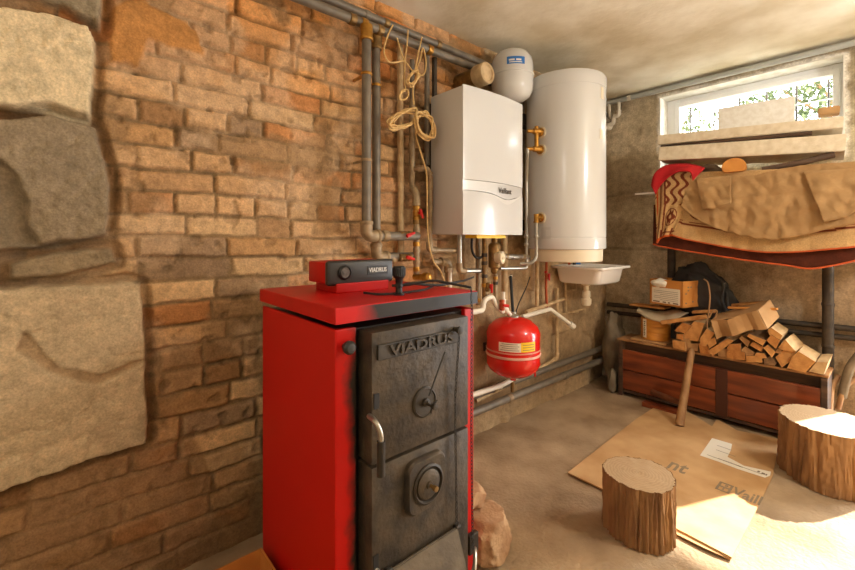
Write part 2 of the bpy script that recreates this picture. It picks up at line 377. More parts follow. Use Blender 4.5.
# layered break across the second stone and a scar on the third
sd = poly_sd(X, Z, wp([(-60, 150), (0, 158), (22, 176), (30, 200), (26, 226), (45, 246), (-60, 250)]))+.02*(fbm(X, Z, 14, 4, 140)-.5); a = sstep(sd/.01); h -= .028*a; col *= (1-.15*a)[..., None]
sd = poly_sd(X, Z, wp([(25, 330), (60, 365), (100, 372), (143, 355), (146, 362), (100, 384), (62, 378), (15, 350)]))+.012*(fbm(X, Z, 25, 4, 141)-.5); a = sstep(sd/.008); h -= .012*a; col = col*(1-.5*a[..., None])+.5*a[..., None]*np.array(lin(150, 112, 70))
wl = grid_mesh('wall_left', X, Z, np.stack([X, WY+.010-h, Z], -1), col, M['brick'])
# back wall: concrete blocks, with a window hole and a doorway
WIN = (.226, 1.26, 1.70, 2.312); DOOR = (-1.05, .0, 0, 1.56)
ys = np.unique(np.concatenate([np.arange(-1.7, WY+.02, .013), WIN[:2], DOOR[:2]])); zs2 = np.unique(np.concatenate([np.arange(0, CZ+.01, .013), WIN[2:], DOOR[2:]]))
Y, Z2 = np.meshgrid(ys, zs2, indexing='ij')
bz = np.array([-.5, 1.11, 2.9]); kz = np.searchsorted(bz, Z2+.02*(fbm(Y, Z2, 4, 3, 3)-.5), side='right')-1; kz = np.clip(kz, 0, 1)
djz = np.minimum(np.abs(Z2-bz[kz]), np.abs(bz[kz+1]-Z2)); djy = np.full(Y.shape, 9.)
dj = np.minimum(djz, djy)+.012*(fbm(Y, Z2, 20, 3, 4)-.5); jo = 1-sstep(dj/.016)
hb = .014*fbm(Y, Z2, 4, 5, 6)+.01*(fbm(Y, Z2, 25, 3, 8)-.5)-.012*jo
fb = fbm(Y, Z2, 3.2, 6, 12); cb = np.array(lin(150, 134, 108))*(1-fb[..., None])+np.array(lin(214, 198, 168))*fb[..., None]
st = sstep((fbm(Y, Z2, 5, 5, 14)-.52)/.08)[..., None]*.35; cb = cb*(1-st)+st*np.array(lin(112, 92, 66)); cb *= (1-.4*jo)[..., None]
low = sstep((1.15-Z2)/.1)[..., None]*sstep((1.2-Y)/.1)[..., None]; cb = cb*(1-.5*low)+.5*low*np.array(lin(150, 112, 74))*(.7+.6*fbm(Y, Z2, 7, 4, 16))[..., None]
sdw = np.maximum(np.maximum(WIN[0]-Y, Y-WIN[1]), np.maximum(WIN[2]-Z2, Z2-WIN[3])); wh = (1-sstep((sdw-.005+.03*(fbm(Y, Z2, 18, 3, 18)-.5))/.02))[..., None]; cb = cb*(1-wh)+wh*np.array(lin(232, 226, 212))
edge = np.isin(Y, WIN[:2]) | np.isin(Z2, WIN[2:]) | np.isin(Y, DOOR[:2]) | np.isin(Z2, DOOR[2:])
cy = (ys[:-1]+ys[1:])/2; cz = (zs2[:-1]+zs2[1:])/2; CY, CZ_ = np.meshgrid(cy, cz, indexing='ij')
skip = ((CY > WIN[0]) & (CY < WIN[1]) & (CZ_ > WIN[2]) & (CZ_ < WIN[3])) | ((CY > DOOR[0]) & (CY < DOOR[1]) & (CZ_ > DOOR[2]) & (CZ_ < DOOR[3]))
wb = grid_mesh('wall_back', Y, Z2, np.stack([WX-hb, Y, Z2], -1), cb, M['backwall'], skip)
bm = BM()                                   # masonry thickness behind the face, around the two openings
T0, T1 = WX+.012, 3.86
for y0, y1, z0, z1 in ((WIN[1], 1.95, 0, 2.6), (WIN[0], WIN[1], 0, WIN[2]), (WIN[0], WIN[1], WIN[3], 2.6), (DOOR[1], WIN[0], 0, 2.6), (DOOR[0], DOOR[1], DOOR[3], 2.6), (-1.9, DOOR[0], 0, 2.6)):
    box(bm, (T0, y0, z0), (T1, y1, z1))
obj('wall_back_masonry', bm, M['plaster_white'], wb, kind='structure')
bm = BM()
for (y0, y1, z0, z1) in ((WIN[0]-.0, WIN[0]+.006, WIN[2], WIN[3]), (WIN[1]-.006, WIN[1], WIN[2], WIN[3]), (WIN[0]+.006, WIN[1]-.006, WIN[3]-.006, WIN[3]), (WIN[0]+.006, WIN[1]-.006, WIN[2], WIN[2]+.006)): box(bm, (WX-.012, y0, z0), (T1, y1, z1))
obj('window_reveal', bm, M['plaster_white'], wb, kind='structure')
bm = BM(); box(bm, (-1.3, -1.8, CZ), (3.9, 1.95, CZ+.2)); obj('ceiling', bm, M['ceiling'], kind='structure')
bm = BM(); bmesh.ops.create_grid(bm, x_segments=190, y_segments=140, size=1); box(bm, (-1.3, -1.85, -.2), (3.9, 1.9, -.05))
for v in bm.verts:
    if v.co.z < -.04: continue
    v.co = Vector((1.28+v.co.x*2.58, .06+v.co.y*1.88, 0)); v.co.z = -.004+.004*nz(v.co, 3)+.0035*nz(v.co, 14)
    v.co.z = min(v.co.z, 0)
obj('floor', bm, M['floor'], kind='structure', smooth=True)
bm = BM(); box(bm, (-1.3, -1.9, 0), (3.9, -1.75, CZ)); obj('wall_right', bm, M['plainwall'], kind='structure')
bm = BM(); box(bm, (-1.4, -1.9, 0), (-1.22, 1.95, CZ)); obj('wall_front', bm, M['plainwall'], kind='structure')
# window
bm = BM(); fy0, fy1, fz0, fz1 = WIN[0]+.006, WIN[1]-.006, WIN[2]+.006, WIN[3]-.006; fx0, fx1 = 3.69, 3.75
gy0, gy1, gz0, gz1 = .285, 1.165, 1.79, 2.245
for lo, hi in (((fx0, fy0, fz0), (fx1, gy0, fz1)), ((fx0, gy1, fz0), (fx1, fy1, fz1)), ((fx0, gy0, gz1), (fx1, gy1, fz1)), ((fx0, gy0, fz0), (fx1, gy1, gz0))): box(bm, lo, hi, .004)
win = obj('window_1', bm, M['pvc'], kind='structure')
bm = BM()
for lo, hi in (((3.675, gy0-.028, gz0-.028), (3.70, gy0+.004, gz1+.028)), ((3.675, gy1-.004, gz0-.028), (3.70, gy1+.028, gz1+.028)), ((3.675, gy0, gz1-.004), (3.70, gy1, gz1+.028)), ((3.675, gy0, gz0-.028), (3.70, gy1, gz0+.004))): box(bm, lo, hi, .003)
obj('window_sash', bm, M['pvc'], win, kind='structure')
bm = BM(); box(bm, (3.715, gy0, gz0), (3.721, gy1, gz1)); obj('window_pane', bm, M['glass'], win, kind='structure')
# grille outside
gr = root('window_grille', (3.9, .72, 1.6), 'dark wire grille fixed outside the basement window', 'grille')
bm = BM()
for k in range(8): tube(bm, [(3.9, .16+k*.165, 1.6), (3.9, .16+k*.165, 2.4)], .006, 6)
obj('upright_bar', bm, M['pipe_dark'], gr, kind='stuff')
bm = BM()
for k in range(5): tube(bm, [(3.893, .1, 1.72+k*.14), (3.893, 1.4, 1.72+k*.14)], .005, 6)
obj('cross_wire', bm, M['ink_white'], gr, kind='stuff')
# garden ground at window height, an unseen slab added over it to block sun
bm = BM(); box(bm, (3.87, .12, 1.2), (9, 5, 1.58)); obj('ground_outside', bm, M['soil'], kind='structure')
bm = BM(); box(bm, (4.75, -1.6, 3.32), (6.4, 1.6, 3.42)); obj('sun_block_slab', bm, M['plainwall'], kind='structure')
def bush(cx, cy, cz, rx, ry, rz, n, label, seed):
    rn = random.Random(seed); t = root('garden_shrub', (cx, cy, 1.58), label, 'shrub', 'shrubs outside the window')
    bm = BM()
    for _ in range(n):
        while True:
            p = Vector((rn.uniform(-1, 1), rn.uniform(-1, 1), rn.uniform(-1, 1)))
            if p.length < 1: break
        p = Vector((cx+p.x*rx, cy+p.y*ry, cz+p.z*rz)); a = Vector((rn.uniform(-1, 1), rn.uniform(-1, 1), rn.uniform(-.6, .3))).normalized(); u, w = frame_of(a); s = rn.uniform(.03, .07)
        bm.faces.new([bm.verts.new(q_) for q_ in (p, p+a*s+u*s*.3, p+a*s*2, p+a*s-u*s*.3)])
    obj('foliage', bm, M['leaf'], t)
    bm = BM()
    for k in range(5): tube(bm, [(cx, cy, 1.57), (cx+rn.uniform(-.3, .3)*rx, cy+rn.uniform(-.3, .3)*ry, cz), (cx+rn.uniform(-.8, .8)*rx, cy+rn.uniform(-.8, .8)*ry, cz+.7*rz)], [.03, .018, .006], 6)
    obj('stem', bm, M['bark'], t)
bush(5.6, .55, 2.35, .7, .75, .72, 4200, 'sunlit green shrub outside the window, right one behind the grille', 1)
bush(6.1, 2.2, 2.45, .75, .8, .8, 4200, 'sunlit green shrub outside the window, left one behind the grille', 2)

# ================================================================== SOLID-FUEL BOILER
X0, X1, Y0, Y1 = .522, 1.045, .956, 1.467
B = root('solid_fuel_boiler', ((X0+X1)/2, (Y0+Y1)/2, 0), 'tall red solid fuel boiler with black cast iron doors standing by the brick wall', 'boiler')
bm = BM(); box(bm, (X0+.006, Y0+.02, .05), (X1-.006, Y1, .955)); obj('boiler_body', bm, M['black'], B)
bm = BM(); box(bm, (X0+.02, Y0+.03, 0), (X1-.02, Y1-.02, .06)); obj('base_frame', bm, M['black'], B)
bm = BM(); box(bm, (X0, Y0, .05), (X0+.012, Y1+.005, .963), .003); box(bm, (X0+.002, Y0-.001, .05), (X0+.062, Y0+.016, .963), .003)
obj('side_panel', bm, soot_mat('sooty_side_enamel', X0+.028-(X0+X1)/2, X0+.062-(X0+X1)/2), B, label='red left panel with a soot blackened front edge')
bm = BM(); box(bm, (X1-.012, Y0, .05), (X1, Y1+.005, .963), .003); box(bm, (X1-.045, Y0-.001, .05), (X1-.002, Y0+.016, .963), .003)
obj('side_panel', bm, M['red'], B)
bm = BM(); box(bm, (X0-.006, Y0-.012, .978), (X1+.006, Y1+.02, 1.022), .004); lid = obj('lid', bm, M['red'], B)
bm = BM(); box(bm, (X0-.005, Y0-.0135, .980), (X1+.005, Y0-.0118, 1.019)); obj('lid_front', bm, soot_mat('sooty_lid_edge', X0+.05-(X0+X1)/2, X0+.12-(X0+X1)/2), lid, label='soot blackened front edge of the lid')
# doors
DX0, DX1, DY = .602, .968, .908
def door(name, z0, z1):
    bm = BM(); box(bm, (DX0, DY, z0), (DX1, Y0+.02, z1), .004, seg=2); return obj(name, bm, M['iron'], B, True)
d1 = door('loading_door', .606, .952); d2 = door('ash_door', .13, .598)
# name plate with raised letters
bm = BM(); box(bm, (.618, DY-.007, .878), (.925, DY+.002, .918), .002); npl = obj('name_plate', bm, M['iron_dark'], d1)
obj('raised_letter', text_bm('VIADRUS', .039, basis((.7715, DY-.009, .898), (1, 0, 0), (0, 0, 1)),   .004, .022, 1.5), M['iron'], npl)
# spinner disc on the loading door
bm = BM(); c = (.782, DY, .727); lathe(bm, [(.044, 0), (.044, .004), (.039, .007), (.037, .004), (.012, .004), (.012, .012), (.008, .014), (0, .014)], c, (0, -1, 0), 28)
dsc = obj('draught_disc', bm, M['iron_dark'], d1, True)
bm = BM(); lathe(bm, [(.006, 0), (.006, .03), (.009, .032), (.009, .04), (0, .042)], (c[0], c[1]-.01, c[2]), (0, -1, 0), 12)
for a in range(3):
    t = a*2*PI/3+.4; tube(bm, [(c[0], c[1]-.034, c[2]), (c[0]+.022*math.cos(t), c[1]-.034, c[2]+.022*math.sin(t))], .003, 6)
obj('wing_screw', bm, M['iron'], dsc, True)
def handle(z):
    h_ = [P(369, z[0], y=DY-.004), P(376, z[0]+6, y=DY-.045), P(381, z[0]+18, y=DY-.052), P(381, z[0]+30, y=DY-.052)]
    bm = BM(); tube(bm, h_, .007, 10, .02); return bm, h_[-1]
bm, e = handle((416,)); o = obj('handle', bm, M['steel'], d1, True, label='bent steel handle')
bm = BM(); tube(bm, [e+Vector((0, 0, .012)), e-Vector((0, 0, .075))], .0105, 12); obj('handle_grip', bm, M['iron_dark'], o, True)
bm = BM(); box(bm, (DX0+.006, DY-.003, .752), (DX0+.022, DY+.002, .792)); obj('latch_slot', bm, M['rubber'], d1)
hz = .33; bm = BM(); tube(bm, [(DX0+.012, DY, hz), (DX0+.03, DY-.045, hz-.02), (DX0+.05, DY-.055, hz-.06), (DX0+.05, DY-.055, hz-.10)], .007, 10, .02)
o = obj('handle', bm, M['steel'], d2, True, label='bent steel handle'); bm = BM(); tube(bm, [(DX0+.05, DY-.055, hz-.09), (DX0+.05, DY-.055, hz-.17)], .0105, 12); obj('handle_grip', bm, M['iron_dark'], o, True)
bm = BM(); box(bm, (DX0+.004, DY-.003, .33), (DX0+.02, DY+.002, .37)); obj('latch_slot', bm, M['rubber'], d2)
# air rosette on ash door
rc = Vector((.78, DY, .500)); bm = BM()
def rsq(h_, y, r_): return [Vector((rc.x+p.x, y, rc.z+p.y)) for p in rrect(-h_, h_, -h_*1.05, h_*1.05, r_, 0, 6)]
rings_mesh(bm, [rsq(.072, DY+.004, .03), rsq(.072, DY-.014, .03), rsq(.067, DY-.020, .028), rsq(.060, DY-.020, .026)])
ros = obj('air_rosette', bm, M['iron'], d2, True)
bm = BM(); lathe(bm, [(.056, 0), (.056, .004), (.050, .007), (.046, .002), (.046, .0005), (.0, .0005)], rc+Vector((0, -.0195, 0)), (0, -1, 0), 36); obj('rosette_ring', bm, M['iron_dark'], ros, True)
bm = BM(); lathe(bm, [(.041, .0), (.041, .004), (.038, .006), (.012, .006), (.010, .012), (0, .013)], rc+Vector((0, -.0195, 0)), (0, -1, 0), 32); obj('rosette_plate', bm, M['iron'], ros, True)
bm = BM(); lathe(bm, [(.005, 0), (.005, .018), (.008, .02), (.008, .03), (0, .032)], rc+Vector((0, -.026, 0)), (0, -1, 0), 12); obj('rosette_knob', bm, M['bronze'], ros, True)
# damper flap, hinged at the top, leaning out
bm = BM(); prism(bm, [(.655, DY-.008, .318), (.655, DY-.02, .322), (.655, DY-.09, .14), (.655, DY-.078, .136)], (.245, 0, 0)); bmesh.ops.bevel(bm, geom=bm.edges[:], offset=.003, segments=2, affect='EDGES')
fl = obj('damper_flap', bm, mat('worn_iron_flap', lin(112, 98, 78), lin(88, 76, 60), .55, metal=.3, scale=14, bump=.15), d2, True)
for xx in (.648, .905):
    bm = BM(); lathe(bm, [(.010, 0), (.010, .016), (0, .016)], (xx-.008, DY-.012, .316), (1, 0, 0), 14); obj('hinge', bm, M['iron_dark'], fl, True)
bm = BM(); tube(bm, smooth_path([(.89, DY-.07, .20), (.915, DY-.075, .215), (.945, DY-.05, .245), (.955, DY-.04, .235), (.94, DY-.05, .205), (.905, DY-.07, .19)], 5), .005, 8); obj('flap_hook', bm, M['steel'], fl, True)
bm = BM(); box(bm, (X1-.04, Y0-.02, .15), (X1+.004, Y0-.002, .215), .004); obj('hinge_block', bm, M['iron_dark'], B)
bm = BM(); lathe(bm, [(.009, 0), (.011, .01), (.017, .016), (.018, .026), (.012, .034), (0, .036)], P(345, 346, y=Y0-.001), (0, -1, 0), 18); obj('panel_knob', bm, M['panel'], B, True)
bm = BM(); lathe(bm, [(.005, 0), (.005, .002), (0, .003)], (X1-.012, Y0-.001, .925), (0, -1, 0), 10); obj('screw', bm, M['rubber'], B, True)
kn = P(454.5, 329, y=DY-.001); bm = BM(); lathe(bm, [(.007, 0), (.007, .014), (.011, .016), (.012, .026), (0, .03)], kn, (0, -1, 0), 14); obj('door_knob', bm, M['iron_dark'], d1, True)
def chain(bm, pts, pitch=.011, r=.0012):
    pts = resample(pts, max(2, int(sum((Vector(b)-Vector(a)).length for a, b in zip(pts, pts[1:]))/pitch)))
    for i, (a, b) in enumerate(zip(pts, pts[1:])):
        t = (b-a).normalized(); u, w = frame_of(t); s = u if i % 2 else w; c = (a+b)/2; l = pitch*.68
        ring = [c+t*math.cos(k*PI/4)*l+s*math.sin(k*PI/4)*pitch*.33 for k in range(9)]
        tube(bm, ring, r, 5, cap=False)
bm = BM(); chain(bm, [kn+Vector((0, -.022, 0)), P(455, 400, y=DY-.012), P(456, 470, y=DY-.012), P(457, 540, y=DY-.02)]); obj('door_chain', bm, M['iron_dark'], B, kind='stuff')
bm = BM(); tube(bm, [P(445, 352, y=DY-.015), P(429, 396, y=DY-.03)], .0025, 6); obj('pull_wire', bm, M['iron_dark'], d1)
# control box
CB = [(.63, 1.2, 1.05), (.88, 1.345, 1.123)]
bm = BM(); box(bm, (.655, 1.19, 1.0215), (.86, 1.335, 1.053), .003); cbb = obj('control_box_base', bm, M['red'], B)
bm = BM(); box(bm, (.632, 1.215, 1.051), (.878, 1.345, 1.122), .006); cb_ = obj('control_box', bm, M['red'], B, True)
bm = BM(); box(bm, (.627, 1.192, 1.046), (.884, 1.22, 1.126), .010, seg=3); fp = obj('control_face', bm, M['panel'], cb_, True, label='dark grey face of the control box')
gc = P(344.5, 272.5, y=1.192); bm = BM(); lathe(bm, [(.024, 0), (.024, .006), (.019, .010), (.018, .005), (0, .004)], gc, (0, -1, 0), 28); obj('thermometer', bm, M['black'], cb_, True)
bm = BM(); lathe(bm, [(.0165, 0), (.0165, .007), (0, .007)], gc, (0, -1, 0), 24)
obj('thermometer_dial', bm, mat('dial_grey', lin(120, 112, 108), lin(70, 62, 60), .2, scale=60), cb_, True)
bm = BM(); box(bm, (.772, 1.1905, 1.0755), (.857, 1.1935, 1.105), .001); obj('badge', bm, M['black'], cb_)
obj('badge_lettering', text_bm('VIADRUS', .0215, basis((.8145, 1.1895, 1.090), (1, 0, 0), (0, 0, 1)), .0006, .014, .84), M['ink_white'], cb_)
# draught regulator on lid, its lever and chain
rg = Vector((.787, 1.034, 1.022)); bm = BM()
lathe(bm, [(.017, 0), (.017, .006), (.011, .008), (.010, .024), (.013, .026), (.013, .034), (.011, .036), (.012, .05), (.017, .056), (.019, .06), (.019, .086), (.016, .09), (0, .09)], rg, (0, 0, 1), 22)
reg = obj('draught_regulator', bm, M['black'], B, True, label='black draught regulator knob on the lid')
bm = BM()
for k in range(20):
    a = 2*PI*k/20; tube(bm, [rg+Vector((.019*math.cos(a), .019*math.sin(a), .061)), rg+Vector((.019*math.cos(a), .019*math.sin(a), .085))], .0018, 5)
obj('grip_rib', bm, M['black'], reg, kind='stuff')
bm = BM(); tip = Vector((.958, DY-.02, 1.045)); tube(bm, [rg+Vector((-.02, .01, .03)), rg+Vector((.02, -.01, .03)), rg+Vector((.09, -.06, .045)), tip], .004, 8, .02); obj('regulator_lever', bm, M['black'], reg, True)
bm = BM(); chain(bm, [tip, tip+Vector((.0, -.004, -.06)), Vector((.958, DY-.022, .6)), Vector((.955, DY-.03, .235))]); obj('regulator_chain', bm, M['black'], reg, kind='stuff')
bm = BM(); tube(bm, smooth_path([rg+Vector((.012, .0, .03)), (.86, 1.06, 1.05), (.98, 1.07, 1.035), (1.08, 1.09, 1.035), (1.22, 1.16, 1.03), (1.42, 1.3, 1.02)], 6), .0045, 8); tube(bm, smooth_path([(.70, 1.1, 1.03), (.74, 1.05, 1.027), (.88, 1.04, 1.028), (1.0, 1.1, 1.031)], 6), .0035, 8)
obj('sensor_cable', bm, M['rubber'], B, True)

# ================================================================== WALL-HUNG GAS BOILER
VX0, VX1, VYF, VYB, VZ0, VZ1 = 1.457, 1.941, 1.405, 1.64, 1.219, 1.945
V = root('wall_hung_boiler', ((VX0+VX1)/2, VYB, VZ0), 'white wall hung gas boiler with silver trim band mounted on the brick wall', 'boiler')
bm = BM(); box(bm, (VX0, VYF+.004, VZ0), (VX1, VYB, VZ1), .006); obj('casing', bm, M['casing'], V, True)
bm = BM(); box(bm, (VX0+.03, VYB, VZ0+.03), (VX1-.03, WY-.012, VZ1-.02)); obj('mounting_frame', bm, M['pipe_dark'], V)
def bulge(x): t = (x-VX0)/(VX1-VX0); return .020*math.sin(PI*max(0, min(1, t)))**.8
def sheet(z_lo, z_hi, off, x0=VX0+.002, x1=VX1-.002, n=28, thick=.012):
    bm = BM(); G = []
    for i in range(n+1):
        x = x0+(x1-x0)*i/n; yf = VYF-off-bulge(x); a, b_ = z_lo(x), z_hi(x)
        G.append([bm.verts.new((x, VYF+.006, a)), bm.verts.new((x, yf, a)), bm.verts.new((x, yf, b_)), bm.verts.new((x, VYF+.006, b_))])
    for A, C in zip(G, G[1:]):
        for k in range(4): bm.faces.new((A[k], C[k], C[(k+1) % 4], A[(k+1) % 4]))
    bm.faces.new(G[0]); bm.faces.new(G[-1][::-1]); return bm
zt = lambda x: 1.487-.006*(x-VX0)/.484+.004*math.sin(PI*(x-VX0)/.484)
def zl(x):
    t = (x-VX0)/.484; return 1.432-.002*t-.028*math.exp(-((t-.66)/.20)**2)
obj('front_panel', sheet(zt, lambda x: VZ1+.004, 0), M['white'], V, True)
obj('trim_band', sheet(lambda x: zl(x)+.004, lambda x: zt(x)-.002, -.002), M['silver'], V, True, label='silver band with the maker lettering')
obj('control_flap', sheet(lambda x: VZ0-.002, lambda x: zl(x), 0), M['white'], V, True)
bm = BM()
loft(bm, [[(VX0+.484*t, VYF-bulge(VX0+.484*t)-.002, zl(VX0+.484*t)-.012*s*math.exp(-((t-.66)/.2)**2)) for t in np.linspace(.42, .92, 20)] for s in (0, 1, 2.1)], 24, 2)
obj('grip_recess', bm, M['casing'], V, True)
bm = text_bm('Vaillant', .042, basis((1.762, VYF-.001, 1.448), (1, 0, 0), (0, 0, 1)), .0006, .012, .92)
for v in bm.verts: v.co.y -= bulge(v.co.x)
obj('lettering', bm, M['ink'], V)
bm = BM(); box(bm, (1.57, VYF+.01, VZ0-.02), (1.80, VYF+.09, VZ0+.001)); obj('sticker', bm, M['yellow'], V, label='yellow warning strip under the casing')

# ================================================================== TANK AND VESSELS
TC = Vector((2.425, 1.425, 1.13)); TR = .243
T = root('hot_water_tank', TC, 'tall white cylindrical hot water tank hung beside the gas boiler', 'water tank')
bm = BM(); lathe(bm, [(.0, 0), (TR-.02, 0), (TR-.003, .004), (TR, .012), (TR, .07), (TR-.003, .072), (TR-.003, .074), (TR, .076), (TR, .985)], TC, seg=72); obj('tank_jacket', bm, M['tank'], T, True)
bm = BM(); lathe(bm, [(TR+.003, .985), (TR+.004, 1.0), (TR+.004, 1.052), (TR-.004, 1.066), (TR-.03, 1.072), (0, 1.076)], TC, seg=72); obj('top_cap', bm, M['tank'], T, True)
bm = BM(); lathe(bm, [(TR-.025, -.075), (TR-.02, -.07), (TR-.018, 0.002), (TR-.04, .002)], TC, seg=64); obj('bottom_ring', bm, M['cream'], T, True)
for zz in (1.25, 1.95):
    bm = BM(); box(bm, (TC.x-.15, TC.y+TR-.03, zz), (TC.x+.15, WY-.004, zz+.07)); obj('wall_bracket', bm, M['pipe_dark'], T)
def on_tank(px, py, off=0):
    v = D+R*((px-HX)/F); a = v.x**2+v.y**2; b_ = v.x*TC.x+v.y*TC.y; c = TC.x**2+TC.y**2-(TR+off)**2
    disc = b_*b_-a*c; s = (b_-math.sqrt(max(disc, 0)))/a; return Vector((v.x*s, v.y*s, CAM_H+s*(HY-py)/F))
ports = []
for (a, b_) in ((541, 132.5), (541, 150), (541, 218)):
    p = on_tank(a, b_); nrm = Vector((p.x-TC.x, p.y-TC.y, 0)).normalized(); ports.append((p, nrm))
    bm = BM(); lathe(bm, [(.036, -.012), (.036, .003), (.030, .005), (0, .005)], p, nrm, 26); obj('port_gasket', bm, M['cream'], T, True)
    bm = BM(); lathe(bm, [(.027, .004), (.027, .012), (.02, .016), (.02, .026), (.014, .028), (.014, .05), (0, .05)], p, nrm, 22); obj('port_union', bm, M['brass'], T, True)
p, nrm = on_tank(546, 233), None; nrm = Vector((p.x-TC.x, p.y-TC.y, 0)).normalized(); ex = Vector((0, 0, 1)).cross(nrm)
def plate(bm, c, ex, ey, w, h_, t): 
    m = basis(c, ex, ey); bmesh.ops.create_cube(bm, size=1, matrix=m @ Matrix.Diagonal((w, h_, t, 1))); return bm
def curved_label(bm, c0, rad, ang, da, z0, z1, off=.0015, n=10):
    rows = [[bm.verts.new((c0.x+(rad+off)*math.cos(ang-da+2*da*k/n), c0.y+(rad+off)*math.sin(ang-da+2*da*k/n), z)) for k in range(n+1)] for z in (z0, z1)]
    for k in range(n): bm.faces.new((rows[0][k], rows[0][k+1], rows[1][k+1], rows[1][k]))
    return bm
ang = math.atan2(p.y-TC.y, p.x-TC.x); bm = curved_label(BM(), TC, TR, ang, .13, p.z-.035, p.z+.035); obj('rating_plate', bm, M['silver'], T, solid=.001)
bm = curved_label(BM(), TC, TR, ang+.05, .05, p.z-.02, p.z+.02, .0025); obj('rating_print', bm, M['casing'], T, solid=.001)
for (a, b_, w_, h_) in ((602, 93, .02, .035), (601, 134, .018, .03)):
    p = on_tank(a, b_); an = math.atan2(p.y-TC.y, p.x-TC.x); bm = curved_label(BM(), TC, TR, an, .06, p.z-h_, p.z+h_, .0015); obj('sticker', bm, M['cream'], T, solid=.001)
# tank connections
def pt(p, n, d): return p+n*d
(pa, na), (pb, nb_), (pc, nc) = ports
cn = root('tank_connection', pt(pb, nb_, .04), 'brass double connection with grey feed pipe between gas boiler and tank', 'pipe')
va = pt(pa, na, .042); vb = pt(pb, nb_, .042); dl = Vector((-.05, .03, 0))
bm = BM(); tube(bm, [va+Vector((0, 0, .03)), vb+Vector((0, 0, -.012))], .013, 14)
for q in (va, vb): lathe(bm, [(.018, -.02), (.018, .02)], q, dl.normalized(), 16)
tube(bm, [va, va+dl], .011, 12); tube(bm, [vb, vb+dl], .011, 12)
obj('brass_fitting', bm, M['brass'], cn, True)
q = vb+dl; e1 = P(526.5, 268, y=1.53); e0 = Vector((e1.x, e1.y, q.z))
bm = BM(); tube(bm, [q, q+Vector((0, 0, -.03)), P(526.5, 180, y=1.53), e1, P(500, 268.5, y=1.55)], .0105, 12, .02); obj('feed_pipe', bm, M['steel'], cn, True)
for yy in (238, 246): 
    bm = BM(); lathe(bm, [(.015, 0), (.017, .004), (.017, .016), (.015, .02)], P(526.5, yy, y=1.53), (0, 0, 1), 12); obj('clamp', bm, M['steel'], cn, True)
cn2 = root('tank_connection', pt(pc, nc, .04), 'brass elbow with short grey return pipe at the foot of the tank', 'pipe')
vc = pt(pc, nc, .044); bm = BM(); lathe(bm, [(.018, -.03), (.018, -.022), (.014, -.02), (.014, .014), (.017, .016), (.017, .022), (0, .022)], vc, (0, 0, 1), 16); obj('brass_fitting', bm, M['brass'], cn2, True)
bm = BM(); tube(bm, [vc+Vector((0, 0, -.02)), Vector((vc.x, vc.y, P(535, 258, y=vc.y).z)), Vector((vc.x-.03, vc.y+.02, P(535, 264, y=vc.y).z)), P(520, 264, y=1.52)], .0105, 12, .025); obj('return_pipe', bm, M['steel'], cn2, True)
bm = BM(); lathe(bm, [(.016, 0), (.018, .004), (.018, .014), (.016, .018)], Vector((vc.x, vc.y, P(535, 238, y=vc.y).z)), (0, 0, 1), 12); obj('clamp', bm, M['steel'], cn2, True)
# small white vessel
SV = Vector((2.05, 1.56, 2.02)); sr = .125
W = root('expansion_vessel', SV, 'small white expansion vessel with blue sticker above the gas boiler', 'expansion vessel')
bm = BM(); lathe(bm, [(0, 0), (.03, .001), (.07, .012), (.105, .035), (.121, .07), (sr, .10), (sr, .155)], SV, seg=48); obj('lower_shell', bm, M['tank'], W, True)
bm = BM(); lathe(bm, [(sr, .166), (sr, .22), (.118, .258), (.095, .292), (.06, .310), (.02, .316), (0, .316)], SV, seg=48); obj('upper_shell', bm, M['tank'], W, True)
bm = BM(); lathe(bm, [(sr-.003, .152), (sr+.004, .154), (sr+.006, .160), (sr+.004, .167), (sr-.003, .169)], SV, seg=48); obj('seam_rim', bm, M['tank'], W, True)
va_ = math.atan2(-SV.y, -SV.x)+.18; bm = curved_label(BM(), SV, sr, va_, .42, SV.z+.190, SV.z+.232); st_ = obj('sticker', bm, M['blue'], W, solid=.001)
bm = BM()
for k, (o_, w_, zz) in enumerate(((-.2, .13, .212), (.12, .12, .212), (-.02, .3, .199))): curved_label(bm, SV, sr, va_+o_, w_, SV.z+zz-(.005 if k < 2 else .0025), SV.z+zz+(.005 if k < 2 else .0025), .003)
obj('sticker_print', bm, M['ink_white'], st_, solid=.0008)
bm = BM(); box(bm, (SV.x-.04, SV.y+sr-.03, SV.z+.14), (SV.x+.04, WY-.002, SV.z+.18)); obj('wall_bracket', bm, M['pipe_dark'], W)
# capped flue sleeve
fc = P(487, 73, y=1.5); t = root('flue_sleeve', (fc.x, WY, fc.z-.06), 'short cream capped pipe stub sticking out of the wall beside the white vessel', 'pipe stub')
bm = BM(); lathe(bm, [(.052, -.02), (.052, .15)], (fc.x, WY-.02, fc.z), (0, -1, 0), 28); obj('sleeve', bm, M['bronze'], t, True)
bm = BM(); lathe(bm, [(.058, .13), (.060, .135), (.060, .20), (.056, .206), (.044, .206), (.040, .20), (0, .199)], (fc.x, WY-.02, fc.z), (0, -1, 0), 32); obj('end_cap', bm, M['pipe_clay'], t, True)
